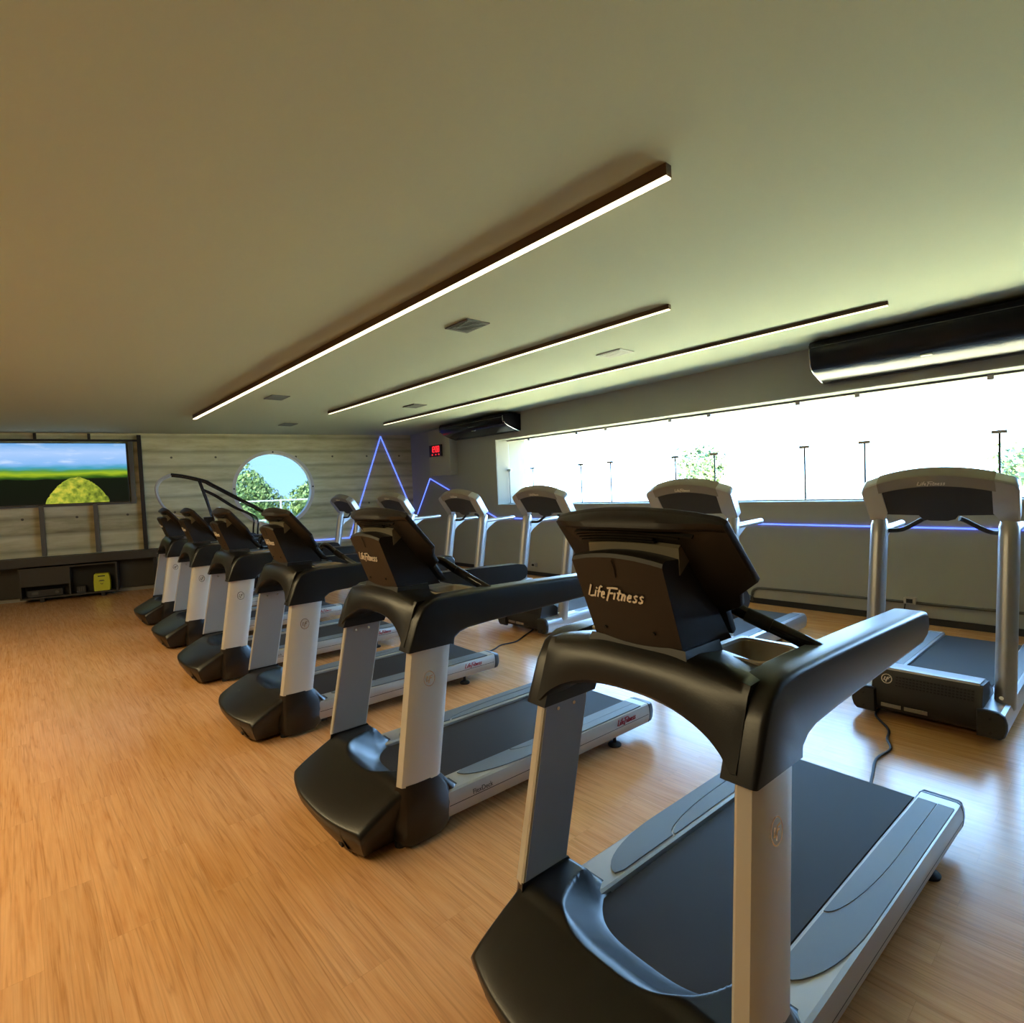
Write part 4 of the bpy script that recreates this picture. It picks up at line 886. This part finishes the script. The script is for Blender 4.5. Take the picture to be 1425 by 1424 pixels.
def build_outside():
    G = -4.2
    bm = BM(); box(bm, -60, 140, -90, 130, G - 0.2, G)
    gm = mat('pale_ground', (0.62, 0.58, 0.40, 1), 0.95); t = NT(gm)
    tc = t.n('ShaderNodeTexCoord'); no = t.n('ShaderNodeTexNoise'); no.inputs['Scale'].default_value = 0.15; no.inputs['Detail'].default_value = 5; t.l(tc.outputs['Object'], no.inputs['Vector'])
    t.l(t.ramp(no.outputs['Fac'], [(0.4, (0.53, 0.49, 0.24, 1)), (0.6, (0.70, 0.61, 0.37, 1))]), t.b.inputs['Base Color'])
    tag(obj('ground', bm, gm), kind='structure')
    make_tree(34, 19.2, G, 2.7, 4.2, 4.3, M['leaf_far'], 'round yellow green tree outside the long window', 'trees outside the long window', 2600, 0.20)
    make_tree(55, 6.6, G, 2.6, 3.6, 4.2, M['leaf_far'], 'pale tree outside behind the nearest silver treadmill', 'trees outside the long window', 700, 0.3)
    # houses and poles far outside
    for x, y, w, d, h, lb in ((62, 22.3, 6, 8, 4.3, 'low pale building with a blue grey roof outside the long window'), (78, 46, 14, 8, 5.3, 'long pale low building far outside at the left of the long window')):
        o = empty('building', (x, y, G)); tag(o, lb, 'building', 'buildings outside')
        bm = BM(); box(bm, 0, d, -w / 2, w / 2, 0, h); obj('wall', bm, 'bld', o)
        bm = BM(); box(bm, -0.4, d + 0.4, -w / 2 - 0.4, w / 2 + 0.4, h, h + 0.35); obj('roof', bm, 'bldroof', o)
        for k in (-0.28, 0.0, 0.28):
            bm = BM(); box(bm, -0.06, 0.02, w * k - 0.5, w * k + 0.5, h * 0.45, h * 0.72); obj('window', bm, 'bldroof', o)
    for x, y, h, lb in ((46, 34.3, 8.6, 'thin grey lamp pole outside left of the round tree'),):
        o = empty('lamp_pole', (x, y, G)); tag(o, lb, 'pole', 'poles outside')
        bm = BM(); cyl(bm, (0, 0, 0), (0, 0, h), 0.07, 0.04, 8); obj('pole', bm, 'pole', o)
        bm = BM(); box(bm, -0.1, 0.1, -0.5, 0.5, h - 0.1, h); obj('lamp_head', bm, 'pole', o)
    # garden behind the round window
    c = BP + BD * 4.72
    for x, y, r, top, m, lb in ((6.40, 20.8, 0.95, 2.95, 'leaf_pale', 'tall yellow green bush left in the round window'), (4.6, 22.0, 0.95, 2.6, 'leaf', 'bush at the far left edge of the round window'),
                               (7.45, 23.2, 1.0, 2.62, 'leaf', 'low dark green bush in the middle of the round window'), (8.32, 20.9, 0.98, 2.42, 'leaf_pale', 'round green bush right in the round window'), (10.3, 22.0, 0.95, 2.4, 'leaf', 'bush at the far right edge of the round window')):
        h = top - 0.2
        make_tree(x, y, G, r, h / 1.05, 0.25 - G, M[m], lb, 'bushes behind the round window', 2600, 0.085, 'bush')
    o = empty('garden_fence', c - BN * 6.4 + Vector((0, 0, G)), B_ROT); tag(o, 'thin white rail fence in front of the bushes behind the round window', 'fence')
    for z in (1.63 - G, 1.0 - G):
        bm = BM(); box(bm, -5, 5, -0.02, 0.02, z - 0.025, z + 0.025); obj('rail', bm, 'fence', o)
    for k in range(6):
        bm = BM(); box(bm, -5.03 + 2 * k, -4.97 + 2 * k, -0.03, 0.03, 0, 1.66 - G); obj('post', bm, 'fence', o)

# ================================================================ assemble
build_room()
build_back_wall_things()
build_climber()
build_outside()

TH = math.radians(1.9)
def O(k): return (1.045 + (k - 2) * 1.70 * math.sin(TH), 2.775 + (k - 2) * 1.70 * math.cos(TH), 0)
proto = make_front_treadmill()
front_labels = ['black treadmill with silver posts nearest the camera, white script on its console', 'second black treadmill of the front row, behind the nearest one',
                'third black treadmill of the front row counted from the camera', 'fourth black treadmill of the front row counted from the camera',
                'fifth black treadmill of the front row, second nearest the concrete wall', 'last black treadmill of the front row, nearest the television']
for k in range(1, 7):
    o = proto if k == 1 else copy_tree(proto)
    o.location = O(k); o.rotation_euler = (0, 0, -TH)
    tag(o, front_labels[k - 1], 'treadmill', 'front row of black treadmills')
for r_ in [c for c in proto.children if c.name.startswith('side_rail')]:
    for c in list(r_.children):
        if 'lettering' in c.name: bpy.data.objects.remove(c)
old = make_old_treadmill()
old_labels = ['older silver treadmill nearest the right edge, console against the bright window', 'second older silver treadmill from the right by the long window',
              'third older silver treadmill from the right, at the far end of the long window', 'fourth older silver treadmill from the right, under the window wall blue line',
              'fifth older silver treadmill from the right, before the blue zigzag corner', 'farthest older silver treadmill, between round window and blue zigzag']
for k, (x, y) in enumerate(((4.42, 1.00), (4.43, 2.92), (4.42, 4.92), (4.42, 6.56), (4.42, 8.46), (4.42, 10.34))):
    o = old if k == 0 else copy_tree(old)
    o.location = (x, y, 0); tag(o, old_labels[k], 'treadmill', 'window row of older silver treadmills')

light_strip((2.55, 1.60), (2.40, 10.60), 'nearest and thickest of the three long warm ceiling light lines')
light_strip((4.46, 2.83), (4.24, 9.46), 'middle warm ceiling light line, the shortest of the three', 0.040, 0.040)
light_strip((6.20, 1.63), (5.85, 10.45), 'thin warm ceiling light line nearest the window wall', 0.036, 0.036)
vent(3.30, 4.25, 'vent', 'dark square ceiling vent between the first and middle light lines, nearest the camera')
vent(5.45, 4.21, 'vent_light', 'pale square ceiling vent between the middle and window light lines')
vent(3.02, 8.48, 'vent', 'small dark ceiling vent past the far end of the first light line')
vent(5.28, 8.35, 'vent', 'small dark ceiling vent near the far black air conditioner')
vent(4.17, 11.2, 'vent', 'tiny dark ceiling vent farthest off, close to the concrete wall')
ac_unit(0.45, 2.66, 'large black air conditioner at the top right above the long window')
ac_unit(8.14, 10.26, 'smaller looking black air conditioner in the far corner above the red clock')

# ---------------------------------------------------------------- light
w = bpy.data.worlds.new('World'); SC.world = w; w.use_nodes = True
nt = w.node_tree; bg = nt.nodes['Background']
tc = nt.nodes.new('ShaderNodeTexCoord'); sp = nt.nodes.new('ShaderNodeSeparateXYZ'); nt.links.new(tc.outputs['Generated'], sp.inputs[0])
rp = nt.nodes.new('ShaderNodeValToRGB'); e = rp.color_ramp.elements
e[0].position = 0.0; e[0].color = (0.42, 0.66, 1.0, 1); e[1].position = 1.0; e[1].color = (0.26, 0.52, 1.0, 1)
q = e.new(0.25); q.color = (0.31, 0.58, 1.0, 1)
nt.links.new(sp.outputs['Z'], rp.inputs[0]); nt.links.new(rp.outputs[0], bg.inputs['Color'])
bg.inputs['Strength'].default_value = 12.0

def sun(name, rot, strength, col, ang):
    l = bpy.data.lights.new(name, 'SUN'); l.energy = strength; l.color = col; l.angle = math.radians(ang)
    o = bpy.data.objects.new(name, l); o.rotation_euler = rot; C.objects.link(o); return o
sun('sun', (math.radians(30), math.radians(-28), 0), 54.0, (1.0, 0.93, 0.74), 1.0)
def area(name, loc, sx, sy, power, col, rot=(0, 0, 0)):
    l = bpy.data.lights.new(name, 'AREA'); l.shape = 'RECTANGLE'; l.size = sx; l.size_y = sy; l.energy = power; l.color = col
    o = bpy.data.objects.new(name, l); o.location = loc; o.rotation_euler = rot; C.objects.link(o); return o
# unseen warm fill added under the ceiling to brighten the room from the left
area('warm_fill', (-1.7, 5.0, 3.12), 0.5, 8.0, 122, (1.0, 0.79, 0.42))

# ---------------------------------------------------------------- camera
cam = bpy.data.cameras.new('camera'); co = bpy.data.objects.new('camera', cam); C.objects.link(co); SC.camera = co
cam.sensor_width = 36.0; cam.sensor_fit = 'HORIZONTAL'; cam.lens = 790.0 / 1425.0 * 36.0; cam.clip_start = 0.05; cam.clip_end = 400
fx, fy, cx, cy = 790.0, 790.0, 712.5, 712.0
A = Vector((12 - cx, 709 - cy, fx)).normalized(); V = Vector((1480 - cx, 19500 - cy, fx)).normalized()
V = (V - A * A.dot(V)).normalized(); up = -V; X = A.cross(up)
R = Matrix((X, A, up))                       # world = R @ camera(right, down, forward)
right, upv, back = R @ Vector((1, 0, 0)), R @ Vector((0, -1, 0)), R @ Vector((0, 0, -1))
mw = Matrix.Identity(4)
for i in range(3): mw[i][0], mw[i][1], mw[i][2] = right[i], upv[i], back[i]
mw[2][3] = 1.70
co.matrix_world = mw

SC.view_settings.view_transform = 'Standard'; SC.view_settings.look = 'None'; SC.view_settings.gamma = 1.0; SC.view_settings.use_curve_mapping = False
SC.view_settings.exposure = 1.1
SC.render.engine = 'CYCLES'
SC.cycles.use_denoising = True
SC.cycles.max_bounces = 10; SC.cycles.diffuse_bounces = 6; SC.cycles.transparent_max_bounces = 12
SC.cycles.sample_clamp_indirect = 8.0
